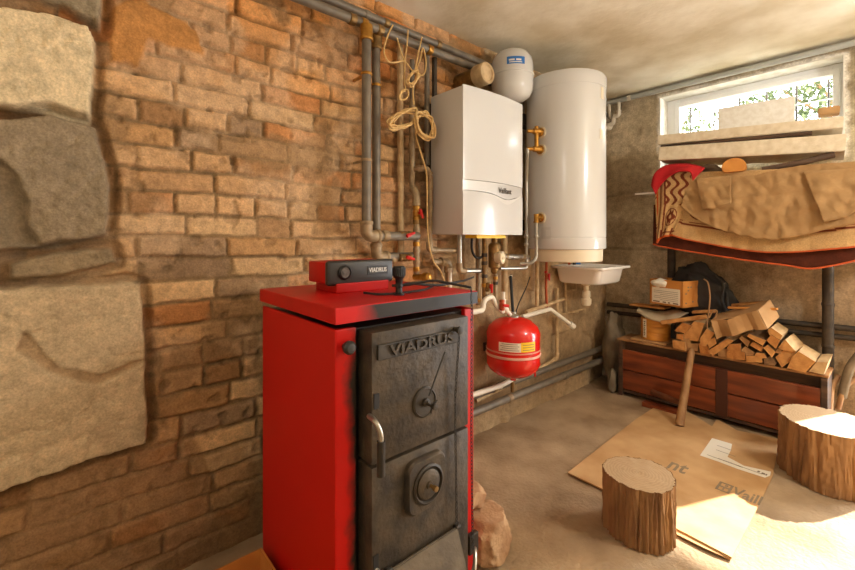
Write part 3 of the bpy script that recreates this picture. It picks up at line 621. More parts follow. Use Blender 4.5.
# red vessel
RV = P(513, 376, y=1.51); RV = Vector((RV.x, 1.51, .385)); rr = .155
E = root('expansion_vessel', RV, 'round red expansion vessel with pale rim hanging on the wall above floor pipes', 'expansion vessel')
bm = BM(); lathe(bm, [(0, 0), (.05, .003), (.10, .018), (.142, .05), (.157, .085), (rr, .115), (rr, .162)], RV, seg=56); obj('lower_shell', bm, M['red_gloss'], E, True)
bm = BM(); lathe(bm, [(rr, .160), (rr, .225), (.157, .262), (.142, .30), (.10, .335), (.05, .350), (0, .352)], RV, seg=56); obj('upper_shell', bm, M['red_gloss'], E, True)
bm = BM(); lathe(bm, [(rr-.002, .134), (rr+.004, .136), (rr+.006, .142), (rr+.004, .148), (rr-.002, .150)], RV, seg=56); obj('seam_rim', bm, mat('pale_rim', lin(222, 170, 150), rough=.45), E, True)
bm = BM(); lathe(bm, [(rr-.002, .165), (rr+.003, .167), (rr+.003, .173), (rr-.002, .175)], RV, seg=56); obj('seam_rim', bm, mat('pale_rim_upper', lin(215, 140, 120), rough=.45), E, True)
an = math.atan2(-RV.y, -RV.x)
bm = curved_label(BM(), RV, rr, an-.12, .40, RV.z+.182, RV.z+.232); lb = obj('sticker', bm, M['label'], E, solid=.001, label='white and yellow maker sticker')
bm = curved_label(BM(), RV, rr, an+.58, .30, RV.z+.182, RV.z+.235, .0018); obj('warning_sticker', bm, M['yellow'], E, solid=.001)
bm = BM()
for k in range(4): curved_label(bm, RV, rr, an-.12, .34-.06*(k % 2), RV.z+.19+.011*k, RV.z+.193+.011*k, .003)
for k in range(3): curved_label(bm, RV, rr, an+.58, .24, RV.z+.192+.014*k, RV.z+.195+.014*k, .004)
obj('sticker_print', bm, M['ink_soft'], lb, solid=.0005)
bm = BM(); lathe(bm, [(.034, .345), (.034, .357), (.026, .365), (.018, .37), (.018, .38), (0, .38)], RV, seg=20); obj('top_nozzle', bm, M['steel'], E, True)
bm = BM(); lathe(bm, [(.04, .004), (.03, -.008), (.016, -.014), (.016, -.022), (0, -.022)], RV, seg=20); obj('bottom_nozzle', bm, M['red_gloss'], E, True)
bm = BM(); box(bm, (RV.x-.05, RV.y+rr-.03, RV.z+.12), (RV.x+.05, WY-.002, RV.z+.17)); obj('wall_bracket', bm, M['pipe_dark'], E)

# ================================================================== SINK
SX0, SX1, SY0, SY1, SZ = 2.675, 3.12, 1.300, WY-.025, 1.0
S = root('sink', ((SX0+SX1)/2, SY1, .87), 'small white ceramic sink on the wall under the tank in the corner', 'sink')
def sk(m_, z, r=.03): return rrect(SX0+m_, SX1-m_, SY0+m_, SY1-m_*.5, r, z)
bm = rings_mesh(BM(), [sk(.10, .872, .05), sk(.06, .876, .06), sk(.045, .89, .06), sk(.032, .975, .05), sk(.028, .982), sk(.0, .984), sk(-.002, .99), sk(0, 1.0), sk(.02, 1.002), sk(.036, .998), sk(.045, .98, .05), sk(.06, .91, .06), sk(.09, .888, .05)])
obj('basin', bm, M['ceramic'], S, True)
tc_ = Vector((2.875, 1.52, .872)); bm = BM(); lathe(bm, [(.034, .004), (.034, -.012), (.022, -.02), (.018, -.022), (.018, -.055), (.028, -.06), (.030, -.10), (.026, -.105), (.027, -.112), (.036, -.118), (.036, -.15), (.028, -.165), (0, -.168)], tc_, seg=24); obj('drain_trap', bm, M['cream'], S, True)
t = root('tap_pipe', (2.91, 1.58, 1.0), 'blue and copper coloured pipe stubs standing behind the sink', 'tap')
bm = BM(); tube(bm, [(2.845, 1.64, 1.0), (2.845, 1.64, 1.12)], .010, 12); obj('copper_stub', bm, M['copper'], t, True)
bm = BM(); tube(bm, [(2.885, 1.62, 1.0), (2.885, 1.62, 1.12)], .012, 12); obj('black_stub', bm, M['black'], t, True)
bm = BM(); tube(bm, [(2.93, 1.62, 1.03), (2.93, 1.62, 1.12)], .012, 12); obj('brass_stub', bm, M['brass'], t, True)
bm = BM(); lathe(bm, [(.0, 1.0), (.022, 1.0), (.024, 1.005), (.024, 1.028), (.02, 1.034), (0, 1.034)], (2.93, 1.62, 0), seg=18); obj('blue_collar', bm, M['blue'], t, True)

# ================================================================== PIPES
def elbow(bm, p, r): bmesh.ops.create_uvsphere(bm, u_segments=14, v_segments=10, radius=r, matrix=Matrix.Translation(Vector(p)))
def collar(bm, p, ax, r, l): lathe(bm, [(r*.94, -l/2), (r, -l/2+.003), (r, l/2-.003), (r*.94, l/2)], p, ax, 16)
def run(label, pts, r, m, rad=.03, fit=None, name='pipe', cat='pipe', group=None, collars=(), clips=()):
    """one pipe run with its fittings; fit: corner indices that carry an elbow fitting"""
    pts = [Vector(p) for p in pts]; t = root(name, pts[0], label, cat, group)
    bm = BM(); tube(bm, pts, r, 14, rad); obj('tube', bm, m, t, True)
    for i, fm in (fit or {}).items():
        bm = BM(); p = pts[i]; R2 = r*1.32
        a = (pts[i-1]-p).normalized() if i > 0 else None; c = (pts[i+1]-p).normalized() if i < len(pts)-1 else None
        if a and c: tube(bm, [p+a*r*3, p, p+c*r*3], R2, 14, r*2.2)
        else: tube(bm, [p+(a or c)*r*3, p], R2, 14)
        for d in (a, c):
            if d: collar(bm, p+d*r*2.8, d, R2*1.1, r*.8)
        obj('elbow_fitting', bm, M[fm], t, True)
    for p, ax, fm in collars:
        bm = BM(); collar(bm, p, ax, r*1.22, r*1.5); obj('collar', bm, M[fm], t, True)
    for p, ax, fm in clips:
        bm = BM(); collar(bm, p, ax, r*1.25, .012); box(bm, (p[0]-.006, p[1], p[2]-.005), (p[0]+.006, WY-.01, p[2]+.005)); obj('pipe_clip', bm, M[fm], t, True)
    return t
def valve(t, p, ax, r, hdir, m='bronze'):
    ax = Vector(ax).normalized(); p = Vector(p); bm = BM(); lathe(bm, [(r*.9, -r*2.2), (r*1.15, -r*2.1), (r*1.15, -r*1.2), (r*.95, -r), (r*1.2, 0), (r*.95, r), (r*1.15, r*1.2), (r*1.15, r*2.1), (r*.9, r*2.2)], p, ax, 14)
    v = obj('valve_body', bm, M[m], t, True)
    h_ = Vector(hdir).normalized(); bm = BM(); tube(bm, [p, p+Vector((0, -r*1.9, 0))], r*.35, 8); box(bm, p+Vector((0, -r*2.1, 0))-Vector((.008, .004, .008)), p+Vector((0, -r*2.1, 0))+Vector((.008, .004, .008)))
    tube(bm, [p+Vector((0, -r*2.1, 0))-h_*.018, p+Vector((0, -r*2.3, 0))+h_*.03], [.009, .006], 8)
    obj('valve_handle', bm, M['valve_red'], v, True, label='red lever handle')
PY = 1.63; PYA = 1.60
z_up, z_lo = 2.243, 2.195
run('upper grey heating pipe running along the wall under the ceiling', [(-1.1, 1.665, 2.252), (WX-.03, 1.665, 2.256)], .019, M['pipe_grey'], collars=[((P(367, 12, y=1.665).x, 1.665, 2.2535), (1, 0, 0), 'pipe_grey'), ((P(386, 17, y=1.665).x, 1.665, 2.2538), (1, 0, 0), 'bronze'), ((P(438, 38, y=1.665).x, 1.665, 2.254), (1, 0, 0), 'bronze')])
xa = P(366.5, 100, y=PYA).x; xb = P(379, 100, y=PY).x
run('lower grey heating pipe with brass tees running along the wall under the ceiling', [(-1.1, 1.625, 2.180), (WX-.03, 1.625, 2.186)], .021, M['pipe_grey'], collars=[((xa-.06, 1.625, 2.182), (1, 0, 0), 'bronze'), ((xa, 1.625, 2.182), (1, 0, 0), 'brass'), ((xb, 1.625, 2.182), (1, 0, 0), 'bronze'), ((P(429, 45, y=1.625).x, 1.625, 2.183), (1, 0, 0), 'brass')])
zA = P(366, 236, y=PYA).z; zB = P(378, 257.5, y=PY).z; xm = P(414, 240, y=PY).x
t = run('left one of the two thick grey vertical pipes left of the gas boiler', [(xa, PYA, 2.165), (xa, PYA, zA), (xm, PYA, zA)], .0215, M['pipe_grey'], .04, {1: 'pipe_tan', 0: 'brass'}, collars=[(P(385, 236, y=PYA), (1, 0, 0), 'pipe_tan')], clips=[(Vector((xa, PYA, P(366, 74, y=PYA).z)), (0, 0, 1), 'brass'), (Vector((xa, PYA, P(366, 160, y=PYA).z)), (0, 0, 1), 'pipe_tan')], group='thick vertical heating pipes')
valve(t, P(405, 235, y=PYA), (1, 0, 0), .017, (1, 0, .4))
t = run('right one of the two thick grey vertical pipes left of the gas boiler', [(xb, 1.652, 2.165), (xb-.004, 1.652, 2.05), (xb, 1.652, 1.95), (xb, 1.652, zB), (xm, 1.64, zB)], .0205, M['pipe_grey'], .04, {3: 'pipe_tan', 0: 'bronze'}, collars=[(P(393, 257.5, y=1.652), (1, 0, 0), 'pipe_tan'), (Vector((xb, 1.652, P(378, 252, y=PY).z+.03)), (0, 0, 1), 'pipe_tan')], clips=[(Vector((xb, 1.652, P(378, 84, y=PY).z)), (0, 0, 1), 'brass')], group='thick vertical heating pipes')
valve(t, P(405, 257.5, y=1.63), (1, 0, 0), .017, (1, 0, -.3))
# manifold
t = run('brass manifold pipe with red valve and round end cap left of the gas boiler', [P(412, 100, y=1.66), P(412, 186, y=1.66), P(416.5, 196, y=1.62), P(416.5, 274, y=1.62)], .0155, M['pipe_tan'], .03, {2: 'pipe_tan'}, name='manifold_pipe', collars=[(P(416.5, y_, y=1.62), (0, 0, 1), m_) for y_, m_ in ((222, 'bronze'), (230, 'pipe_tan'), (244, 'brass'), (250, 'pipe_tan'), (262, 'pipe_tan'), (269, 'brass'))])
valve(t, P(416.5, 213, y=1.62), (0, 0, 1), .017, (.35, 0, -1), 'brass')
bm = BM(); lathe(bm, [(.017, -.03), (.017, .03), (.026, .034), (.026, .06), (.02, .066), (.014, .062), (0, .062)], P(419, 277, y=1.62), (.25, -1, 0), 20); obj('end_cap', bm, M['brass'], t, True, label='round brass end cap')
t = run('grey pipe with bent loop hanging beside the casing of the gas boiler', [P(412, 169, y=1.66), P(426, 168, y=1.6), P(430.5, 176, y=1.6), P(429.5, 250, y=1.6), P(459.5, 250.5, y=1.6)], .013, M['pipe_tan'], .03, {1: 'pipe_tan', 3: 'pipe_tan'}, collars=[(P(422, 168, y=1.617), (1, -.6, 0), 'bronze')])
run('thin dark vertical pipe close to the left side of the gas boiler', [P(427, 46, y=1.65), P(427, 165, y=1.65)], .014, M['pipe_grey'], fit={0: 'brass'})
run('dark vertical pipe half hidden behind the gas boiler casing', [P(434.5, 58, y=1.67), P(434.5, 232, y=1.67)], .014, M['pipe_dark'])
run('slim grey pipe drop behind the coiled cable', [P(412, 60, y=1.665), P(412, 104, y=1.665)], .013, M['pipe_grey'])
run('tan clay coloured vertical pipe on the bricks behind the coiled cable', [P(400, 40, y=1.688), P(401, 262, y=1.688)], .016, M['pipe_clay'])
run('thin rusty rod fixed upright on the bricks between the pipes', [P(399.5, 190, y=1.695), P(399, 228, y=1.695)], .008, M['pipe_clay'], name='rod', cat='rod')
# under the gas boiler
run('grey pipe from gas boiler down and right under the casing', [P(459.5, 232, y=1.58), P(459.5, 271, y=1.58), P(486, 270.5, y=1.58)], .0135, M['steel'], .03, {1: 'pipe_tan'})
run('tan horizontal pipe behind the boiler lid below the gas boiler', [P(432, 262, y=1.66), P(448, 262, y=1.66), P(449, 285, y=1.66)], .018, M['pipe_tan'], .03, {1: 'pipe_tan'})
run('white pipe rising behind the red boiler lid', [P(450, 268, y=1.64), P(450, 305, y=1.64)], .011, M['pipe_white'], collars=[(P(450, 270, y=1.64), (0, 0, 1), 'pipe_white')])
run('black thin hose loop under the gas boiler', smooth_path([P(472, 234, y=1.58), P(472, 250, y=1.58), P(477, 258, y=1.57), P(484, 256, y=1.57)], 5), .007, M['rubber'], 0, name='hose', cat='hose')
run('tan vertical pipe under the middle of the gas boiler', [P(478, 234, y=1.63), P(478, 305, y=1.63)], .014, M['pipe_tan'], collars=[(P(478, 300, y=1.63), (0, 0, 1), 'brass')])
t = run('brass pipe with dark union nuts under the gas boiler left of the dirt filter', [P(484.5, 234, y=1.56), P(484.5, 305, y=1.56)], .014, M['bronze'], collars=[(P(484.5, y_, y=1.56), (0, 0, 1), 'pipe_dark') for y_ in (255, 263, 276)]+[(P(484.5, 285, y=1.56), (0, 0, 1), 'brass')])
valve(t, P(488, 287, y=1.54), (0, 0, 1), .012, (0, 0, -1))
# dirt filter with dial
fp_ = P(494.5, 272, y=1.53); t = root('dirt_filter', fp_, 'bronze dirt filter with round cream cap under the gas boiler', 'filter')
bm = BM(); zt_ = P(494.5, 236, y=1.53).z-fp_.z; lathe(bm, [(.012, -.01), (.02, .0), (.022, .02), (.034, .028), (.036, .05), (.036, zt_*.72), (.030, zt_*.78), (.018, zt_*.82), (.016, zt_+.01)], fp_, seg=24); obj('filter_body', bm, M['bronze'], t, True)
bm = BM(); lathe(bm, [(.03, .0), (.032, .02), (.036, .024), (.036, .042), (.030, .047), (.028, .042), (.012, .042), (.010, .047), (0, .047)], P(496, 257.5, y=1.51), (.3, -1, 0), 24); obj('filter_cap', bm, M['cream'], t, True)
run('grey pipe stub with union nuts right of the dirt filter', [P(503, 256.5, y=1.53), P(529, 257, y=1.53)], .014, M['steel'], collars=[(P(506, 256.5, y=1.53), (1, 0, 0), 'pipe_tan'), (P(513, 257, y=1.53), (1, 0, 0), 'steel'), (P(523, 257, y=1.53), (1, 0, 0), 'pipe_tan')])
t = run('tan pipe with brass union below the dirt filter', [P(495.5, 274, y=1.53), P(495.5, 304, y=1.53)], .0115, M['pipe_tan'], collars=[(P(495.5, 278, y=1.53), (0, 0, 1), 'brass'), (P(495.5, 283, y=1.53), (0, 0, 1), 'pipe_dark')])
run('pale plaster coloured pipe hanging below the gas boiler right of the filter', [P(504.5, 236, y=1.66), P(504.5, 300, y=1.66)], .020, M['pipe_clay'], collars=[(P(504.5, 262, y=1.66), (0, 0, 1), 'pipe_clay')])
t = run('white bent plastic pipe joining the red boiler to the vessel valve', [P(466, 313, y=1.45), P(483, 310.5, y=1.5), P(484, 300, y=1.52), P(492, 296, y=1.53), P(496, 306, y=1.53), P(503, 312, y=1.52)], .0145, M['pipe_white'], .03)
t = run('white pipe with red valve feeding the red vessel from above', [P(503, 292, y=1.52), P(503, 306, y=1.52), P(511, 316, y=1.51)], .0125, M['pipe_white'], .02, {1: 'pipe_white'})
valve(t, P(502, 305, y=1.5), (0, 0, 1), .014, (-1, 0, .2), 'copper')
run('black flexible hose dropping into the top of the red vessel', [P(510.5, 275, y=1.58), P(513, 314, y=1.51)], .009, M['rubber'], collars=[(P(510.5, 276, y=1.58), (0, 0, 1), 'label')], name='hose', cat='hose')
run('thin black cable curving from the wall to the red vessel', smooth_path([P(530, 277, y=1.67), P(526, 288, y=1.62), P(519, 303, y=1.54), P(516, 312, y=1.51)], 6), .0035, M['rubber'], 0, name='cable', cat='cable')
# painted pipes on the plaster
run('upright painted pipe on the plaster below the tank, left of the red lever', [P(537, 262, y=1.662), P(537, 306, y=1.662)], .013, M['pipe_clay'], collars=[(P(537, 263, y=1.662), (0, 0, 1), 'pipe_clay')])
run('painted pipe rising gently from behind the red vessel towards the sink', [P(526, 312, y=1.662), P(564, 299, y=1.662)], .013, M['pipe_clay'])
t = run('red and tan water pipe under the tank left of the sink', [P(546.5, 262, y=1.66), P(546, 288, y=1.66), P(547, 312, y=1.66)], .009, M['copper'], collars=[(P(546, 272, y=1.66), (0, 0, 1), 'valve_red')])
valve(t, P(546.5, 276, y=1.65), (0, 0, 1), .010, (0, 0, -1), 'copper')
run('white waste pipe sloping along the wall with a capped end', [P(522, 317, y=1.65), P(550, 309, y=1.65), P(574, 327, y=1.57)], .015, M['pipe_white'], .01, {2: 'pipe_white'})
run('thin upright painted pipe on the plaster right of the red vessel', [P(557, 288, y=1.668), P(557, 358, y=1.668), P(531, 373, y=1.668), P(476, 401, y=1.668)], .012, M['pipe_clay'], .02, {1: 'pipe_clay'})
run('short painted pipe fork behind the sink trap', [P(565.5, 283, y=1.668), P(566, 312, y=1.668), P(578, 312, y=1.668)], .009, M['pipe_clay'], .01)
run('thin painted pipe crossing the plaster under the sink', [P(551, 317, y=1.675), P(585, 309, y=1.675)], .008, M['pipe_clay'], .01)
run('short painted drop behind the basin of the sink', [P(576, 284, y=1.668), P(576, 290, y=1.668), P(567, 291, y=1.668)], .008, M['pipe_clay'], .01)
# floor pipes
run('upper one of the two grey pipes low along the wall near the floor', [(1.08, 1.66, .272), (WX-.05, 1.66, .272), (WX-.05, 1.2, .27)], .023, M['pipe_grey'], .05, {1: 'pipe_grey'}, group='pipes low along the wall', collars=[((2.0, 1.66, .272), (1, 0, 0), 'pipe_tan')])
run('lower one of the two grey pipes low along the wall near the floor', [(1.08, 1.62, .195), (WX-.10, 1.62, .20), (WX-.10, 1.46, .20)], .023, M['pipe_grey'], .05, {1: 'pipe_grey'}, group='pipes low along the wall', collars=[((2.1, 1.62, .195), (1, 0, 0), 'pipe_tan'), ((2.75, 1.62, .195), (1, 0, 0), 'pipe_grey')])
t = run('white pipe with a red tap running low above the grey floor pipes', [(1.08, 1.60, .33), P(500, 386, y=1.6), P(524, 373, y=1.6)], .015, M['pipe_white'], .02, collars=[(P(500, 386, y=1.6), (1, 0, 0), 'pipe_white'), (P(513, 379, y=1.6), (1, 0, 0), 'bronze')])
valve(t, P(532, 371, y=1.58), (1, 0, .2), .010, (0, 0, -1))
bm = BM(); tube(bm, [P(512.5, 378, y=1.6), P(512.5, 392, y=1.6)], .012, 12); obj('drain_spout', bm, M['bronze'], t, True)
# ceiling conduit on the back wall
zc = P(700, 84, x=3.49).z
run('grey conduit running above the window under the ceiling', [(3.49, 1.69, P(612, 102, x=3.49).z), (3.49, -1.6, P(612, 102, x=3.49).z-.01)], .019, mat('conduit_grey', lin(176, 178, 172), rough=.45), name='conduit', cat='conduit', collars=[((3.49, 1.47, P(612, 102, x=3.49).z), (0, 1, 0), 'pipe_white')])
run('thin white cable fixed under the ceiling above the conduit', [(3.52, 1.69, CZ-.035), (3.52, -1.6, CZ-.035)], .007, M['pipe_white'], name='cable', cat='cable', collars=[((3.52, y_, CZ-.035), (0, 1, 0), 'pipe_white') for y_ in (1.5, 1.2, .65, .3)])
zq = lambda v, u=612: P(u, v, x=3.49).z
yq = lambda u: P(u, 110, x=3.49).y
run('larger white bent plastic pipe in the upper corner beside the tank', [(3.49, yq(609), zq(101)), (3.49, yq(610.5), zq(128)), (3.40, yq(607), zq(128))], .014, M['pipe_white'], .02, {1: 'pipe_white'}, group='white plastic pipes in the upper corner')
run('smaller white bent plastic pipe in the upper corner beside the tank', [(3.46, yq(620.5), zq(105)), (3.46, yq(620.5), zq(118)), (3.46, yq(615), zq(118)), (3.46, yq(615), zq(125)), (3.46, yq(608), zq(125))], .013, M['pipe_white'], .015, {1: 'pipe_white', 3: 'pipe_white'}, group='white plastic pipes in the upper corner')
# dark pipes low on back wall
zb1 = P(700, 320, x=3.46).z
run('upper dark pipe running along the back wall behind the firewood', [(3.505, 1.66, P(606, 304, x=3.505).z), (3.505, .05, P(840, 327, x=3.505).z)], .018, M['pipe_dark'], collars=[((3.505, 1.6, .885), (0, 1, 0), 'pipe_tan')])
run('lower dark pipe running along the back wall behind the firewood', [(3.505, 1.66, P(606, 307, x=3.505).z-.04), (3.505, .05, P(840, 336, x=3.505).z)], .016, M['pipe_dark'])
# hanging cable coils
def wire(name, label, paths, r, group=None):
    t = root(name, paths[0][1][0], label, 'cable', group)
    for nm, pts in paths:
        bm = BM(); tube(bm, smooth_path(pts, 7), r, 7); obj(nm, bm, M['rope'], t, True)
    return t
def loops(cx, cy, a, b_, ang, n, yw, seed, jit=.22):
    rn = random.Random(seed); out = []
    for k in range(n*9):
        t = 2*PI*k/9; ra, rb_ = a*(1-jit*rn.random()), b_*(1-jit*rn.random()); u, v = ra*math.cos(t), rb_*math.sin(t)
        an = ang+.25*math.sin(k*.31+seed); out.append(P(cx+u*math.cos(an)-v*math.sin(an), cy+u*math.sin(an)+v*math.cos(an), y=yw-.004*(k//9)-.006*rn.random()))
    return out
yw = 1.575
wire('cable_coil', 'large straw coloured cable coil tied in a bow hanging by the gas boiler', [('left_loop', loops(404, 119, 18, 8.5, -.5, 8, yw, 1, .42)), ('right_loop', loops(425, 125, 16, 10, 1.15, 9, yw-.02, 2, .42)), ('tail', [P(416, 112, y=yw), P(417, 122, y=yw-.03), P(416, 135, y=yw), P(420, 150, y=yw), P(426, 170, y=yw), P(427, 186, y=yw), P(428, 235, y=1.56), P(433, 260, y=1.55), P(441, 272, y=1.55), P(447, 290, y=1.55)]), ('hanger', [P(414, 105, y=yw), P(413, 90, y=yw), P(416, 75, y=yw+.02)])], .0042)
wire('cable_coil', 'smaller tangle of straw coloured cable looped over the ceiling pipes', [('left_drape', [P(393, 25, y=1.61), P(388, 35, y=1.60), P(384, 50, y=1.59), P(388, 61, y=1.59), P(396, 62.5, y=1.59), P(404, 61, y=1.59), P(411, 69, y=1.59), P(416, 76, y=yw)]),
    ('middle_drape', [P(408, 30, y=1.595), P(407, 45, y=1.59), P(405, 60, y=1.59), P(404.5, 80, y=1.59), P(406, 92, y=1.58)]), ('right_drape', [P(422, 37, y=1.595), P(418, 55, y=1.59), P(415, 72, y=yw), P(420, 60, y=1.58), P(423, 48, y=1.59), P(426, 62, y=1.59), P(424, 74, y=1.59), P(416, 76, y=yw)]),
    ('cross_drape', [P(397, 38, y=1.6), P(401, 52, y=1.59), P(405, 62, y=1.59)]), ('knot', loops(413, 78, 10, 5, -1.0, 7, yw-.005, 5, .4)), ('low_loop', loops(404, 95, 6.5, 4, -1, 3, yw-.002, 6))], .0038)

# ================================================================== CHEST AND FIREWOOD
CX0, CX1, CY0, CY1, CHT = 3.2, 3.425, .27, 1.43, .42
CH_ = root('wooden_chest', ((CX0+CX1)/2, (CY0+CY1)/2, 0), 'low red brown wooden chest against the back wall loaded with firewood', 'chest')
bm = BM(); box(bm, (CX0, CY0+.03, .205), (CX0+.022, CY1-.03, .352), .004); obj('front_board', bm, M['chest'], CH_, label='upper red brown front board')
bm = BM(); box(bm, (CX0+.002, CY0+.03, .055), (CX0+.022, CY1-.03, .198), .004); obj('front_board', bm, M['chest'], CH_, label='lower scuffed front board')
bm = BM(); box(bm, (CX0-.004, .735, .05), (CX0+.004, .80, .352), .002); obj('front_stile', bm, mat('dark_stile', lin(72, 34, 20), rough=.45), CH_)
bm = BM(); box(bm, (CX0+.05, CY0+.03, .05), (CX0+.07, CY1-.03, .41)); obj('inner_board', bm, M['chest_dark'], CH_, label='bare dark inner board')
for y0 in (CY0, CY1-.03):
    bm = BM(); box(bm, (CX0-.003, y0, 0), (CX1, y0+.03, .415), .004); obj('side_board', bm, M['chest_dark'], CH_)
bm = BM(); box(bm, (CX1-.02, CY0+.03, .05), (CX1, CY1-.03, .42)); obj('rear_board', bm, M['chest_dark'], CH_)
bm = BM(); box(bm, (CX0-.004, CY0-.004, .418), (CX1+.004, CY1+.008, .433), .003); obj('top_board', bm, M['wood_dull'], CH_)
bm = BM(); box(bm, (CX0+.01, CY0+.03, .03), (CX1-.02, CY1-.03, .05)); obj('bottom_board', bm, M['chest_dark'], CH_)
TOPZ = .434
def log(poly, x=3.17, dx=.30, yaw=0, lab=None, mats=('wood_end', 'bark'), drop=0, name='firewood_log', shrink=1, dz=0):
    """split log: the end face is drawn where it lies, the log runs back towards the wall"""
    pts = [P(a, b_, x=x) for a, b_ in poly]; c = sum(pts, Vector())/len(pts)
    pts = [c+(p-c)*shrink for p in pts]
    mn = min(p.z for p in pts)
    if mn+dz < TOPZ+.001: pts = [p+Vector((0, 0, TOPZ+.001-mn)) for p in pts]
    else: pts = [p+Vector((0, 0, dz)) for p in pts]
    bm = BM(); n = len(pts); rings = []
    for k in range(7):
        t = k/6; q = []
        for i, p in enumerate(pts):
            w = p+Vector((dx*t, yaw*dx*t, 0)); s = 1+.05*nz((i*1.7+p.y*9, t*2.2, p.z*7), 1.0); q.append(Vector((w.x+(0 if k else .006*nz(p, 40)), c.y+yaw*dx*t+(p.y-c.y)*s, c.z+(p.z-c.z)*s+drop*t)))
        rings.append(q)
    V_ = [[bm.verts.new(p) for p in r] for r in rings]
    for A, C_ in zip(V_, V_[1:]):
        for k in range(n): bm.faces.new((A[k], A[(k+1) % n], C_[(k+1) % n], C_[k])).material_index = 1
    bm.faces.new(V_[0]); bm.faces.new(V_[-1][::-1])
    o = obj(name, bm, [M[mats[0]], M[mats[1]]], label=lab, cat='firewood', group='split firewood stacked on the chest'); return o
def A8(L): return [(690+a/5.18, 290+b_/5.18) for a, b_ in L]
def A3(L): return [(600+a/3.353, 260+b_/3.353) for a, b_ in L]
pale = ('wood_end', 'wood_pale')
LOGS = [
 (A8([(88, 318), (195, 252), (228, 265), (118, 345)]), 'long split log slanting at the left of the stack front', pale),
 (A8([(192, 297), (205, 280), (262, 278), (268, 322), (195, 327)]), 'square split log in the middle row right of the long slanting log', None),
 (A8([(252, 250), (268, 237), (313, 268), (298, 297)]), 'small split log just under the folded cardboard, left of the widest one', None),
 (A8([(293, 240), (305, 226), (395, 262), (378, 290)]), 'flat split log directly under the folded cardboard', None),
 (A8([(308, 287), (325, 266), (382, 296), (368, 320)]), 'split log below the flat one under the cardboard', None),
 (A8([(258, 315), (285, 290), (338, 325), (318, 360)]), 'tilted square log in the middle of the stack front', None),
 (A8([(378, 300), (402, 285), (442, 322), (425, 350)]), 'tilted log right of centre in the middle row', None),
 (A8([(395, 262), (420, 232), (468, 262), (445, 305)]), 'triangular split log below the topmost pale one', None),
 (A8([(440, 325), (453, 305), (477, 306), (472, 332)]), 'smallest round stick end among the split logs', None),
 (A8([(328, 352), (340, 325), (385, 328), (400, 352), (330, 362)]), 'flat split log in the lower middle of the stack', None),
 (A8([(222, 333), (285, 345), (290, 388), (222, 382)]), 'bottom row log below the square one', None),
 (A8([(142, 322), (220, 322), (214, 375), (145, 362)]), 'bottom row log under the long slanting log', None),
 (A8([(290, 362), (375, 362), (375, 398), (290, 394)]), 'broad low log in the bottom row', None),
 (A8([(380, 366), (420, 350), (447, 390), (440, 402), (383, 398)]), 'dark bottom row log left of the big five sided one', ('bark', 'bark')),
 (A8([(440, 352), (485, 312), (547, 325), (538, 362), (475, 408)]), 'big five sided split log at the right of the bottom row', pale),
 (A8([(502, 405), (532, 340), (562, 318), (650, 372), (598, 428)]), 'biggest split log at the right end with pale upper side', pale),
 (A8([(455, 300), (492, 256), (550, 320), (530, 322), (480, 312)]), 'split log with broad pale bark above the biggest one', pale),
 (A8([(403, 207), (420, 195), (480, 236), (470, 258), (410, 232)]), 'topmost split log at the right below the cardboard flap', pale),
 (A8([(612, 422), (655, 372), (718, 372), (695, 440)]), 'pale board end at the far right of the stack', ('wood_pale', 'wood_pale')),
 (A3([(248, 238), (275, 210), (310, 220), (285, 247)]), 'split log in front of the orange drum, upper left of the stack', None),
 (A3([(280, 245), (315, 205), (350, 212), (330, 275), (282, 268)]), 'thick pale split log at the left of the stack top', pale),
 (A3([(335, 262), (357, 230), (386, 245), (355, 291), (335, 285)]), 'thick pale split log left of the folded cardboard', pale),
 (A3([(256, 248), (280, 248), (280, 268), (256, 265)]), 'small log end beside the drum, below the upper left log', None),
 (A3([(287, 279), (330, 280), (330, 306), (287, 303)]), 'log end below the thick pale left one', None),
 (A3([(243, 284), (285, 290), (287, 322), (243, 310)]), 'leftmost log of the bottom row beside the drum', None),
 (A3([(330, 290), (358, 290), (372, 330), (335, 322)]), 'narrow log of the bottom row behind the leaning handle', None),
 (A3([(272, 265), (300, 262), (305, 282), (270, 284)]), 'small flat log end in the left middle of the stack', None),
 (A3([(358, 272), (385, 258), (392, 280), (365, 298)]), 'small dark log left of the long slanting one', None),
 (A3([(425, 318), (440, 312), (450, 325), (448, 344), (425, 338)]), 'small log end filling the bottom row gap', None),
]
YAWS = [.0, .1, -.05, .05, -.1, .08]
for i, (pp, lab, mm) in enumerate(LOGS):
    big = i in (15, 16, 17)
    o = log(pp, x=3.165+.01*(i % 3), dx=.245, yaw=YAWS[i % 6]*(.3), lab=lab, mats=mm if mm and i not in (14, 18) else (('wood_end', 'wood_warm', 'wood_dull')[i*7 % 3], 'bark' if i % 2 else 'wood_dull') if not mm else mm, shrink=.97 if not big else 1)
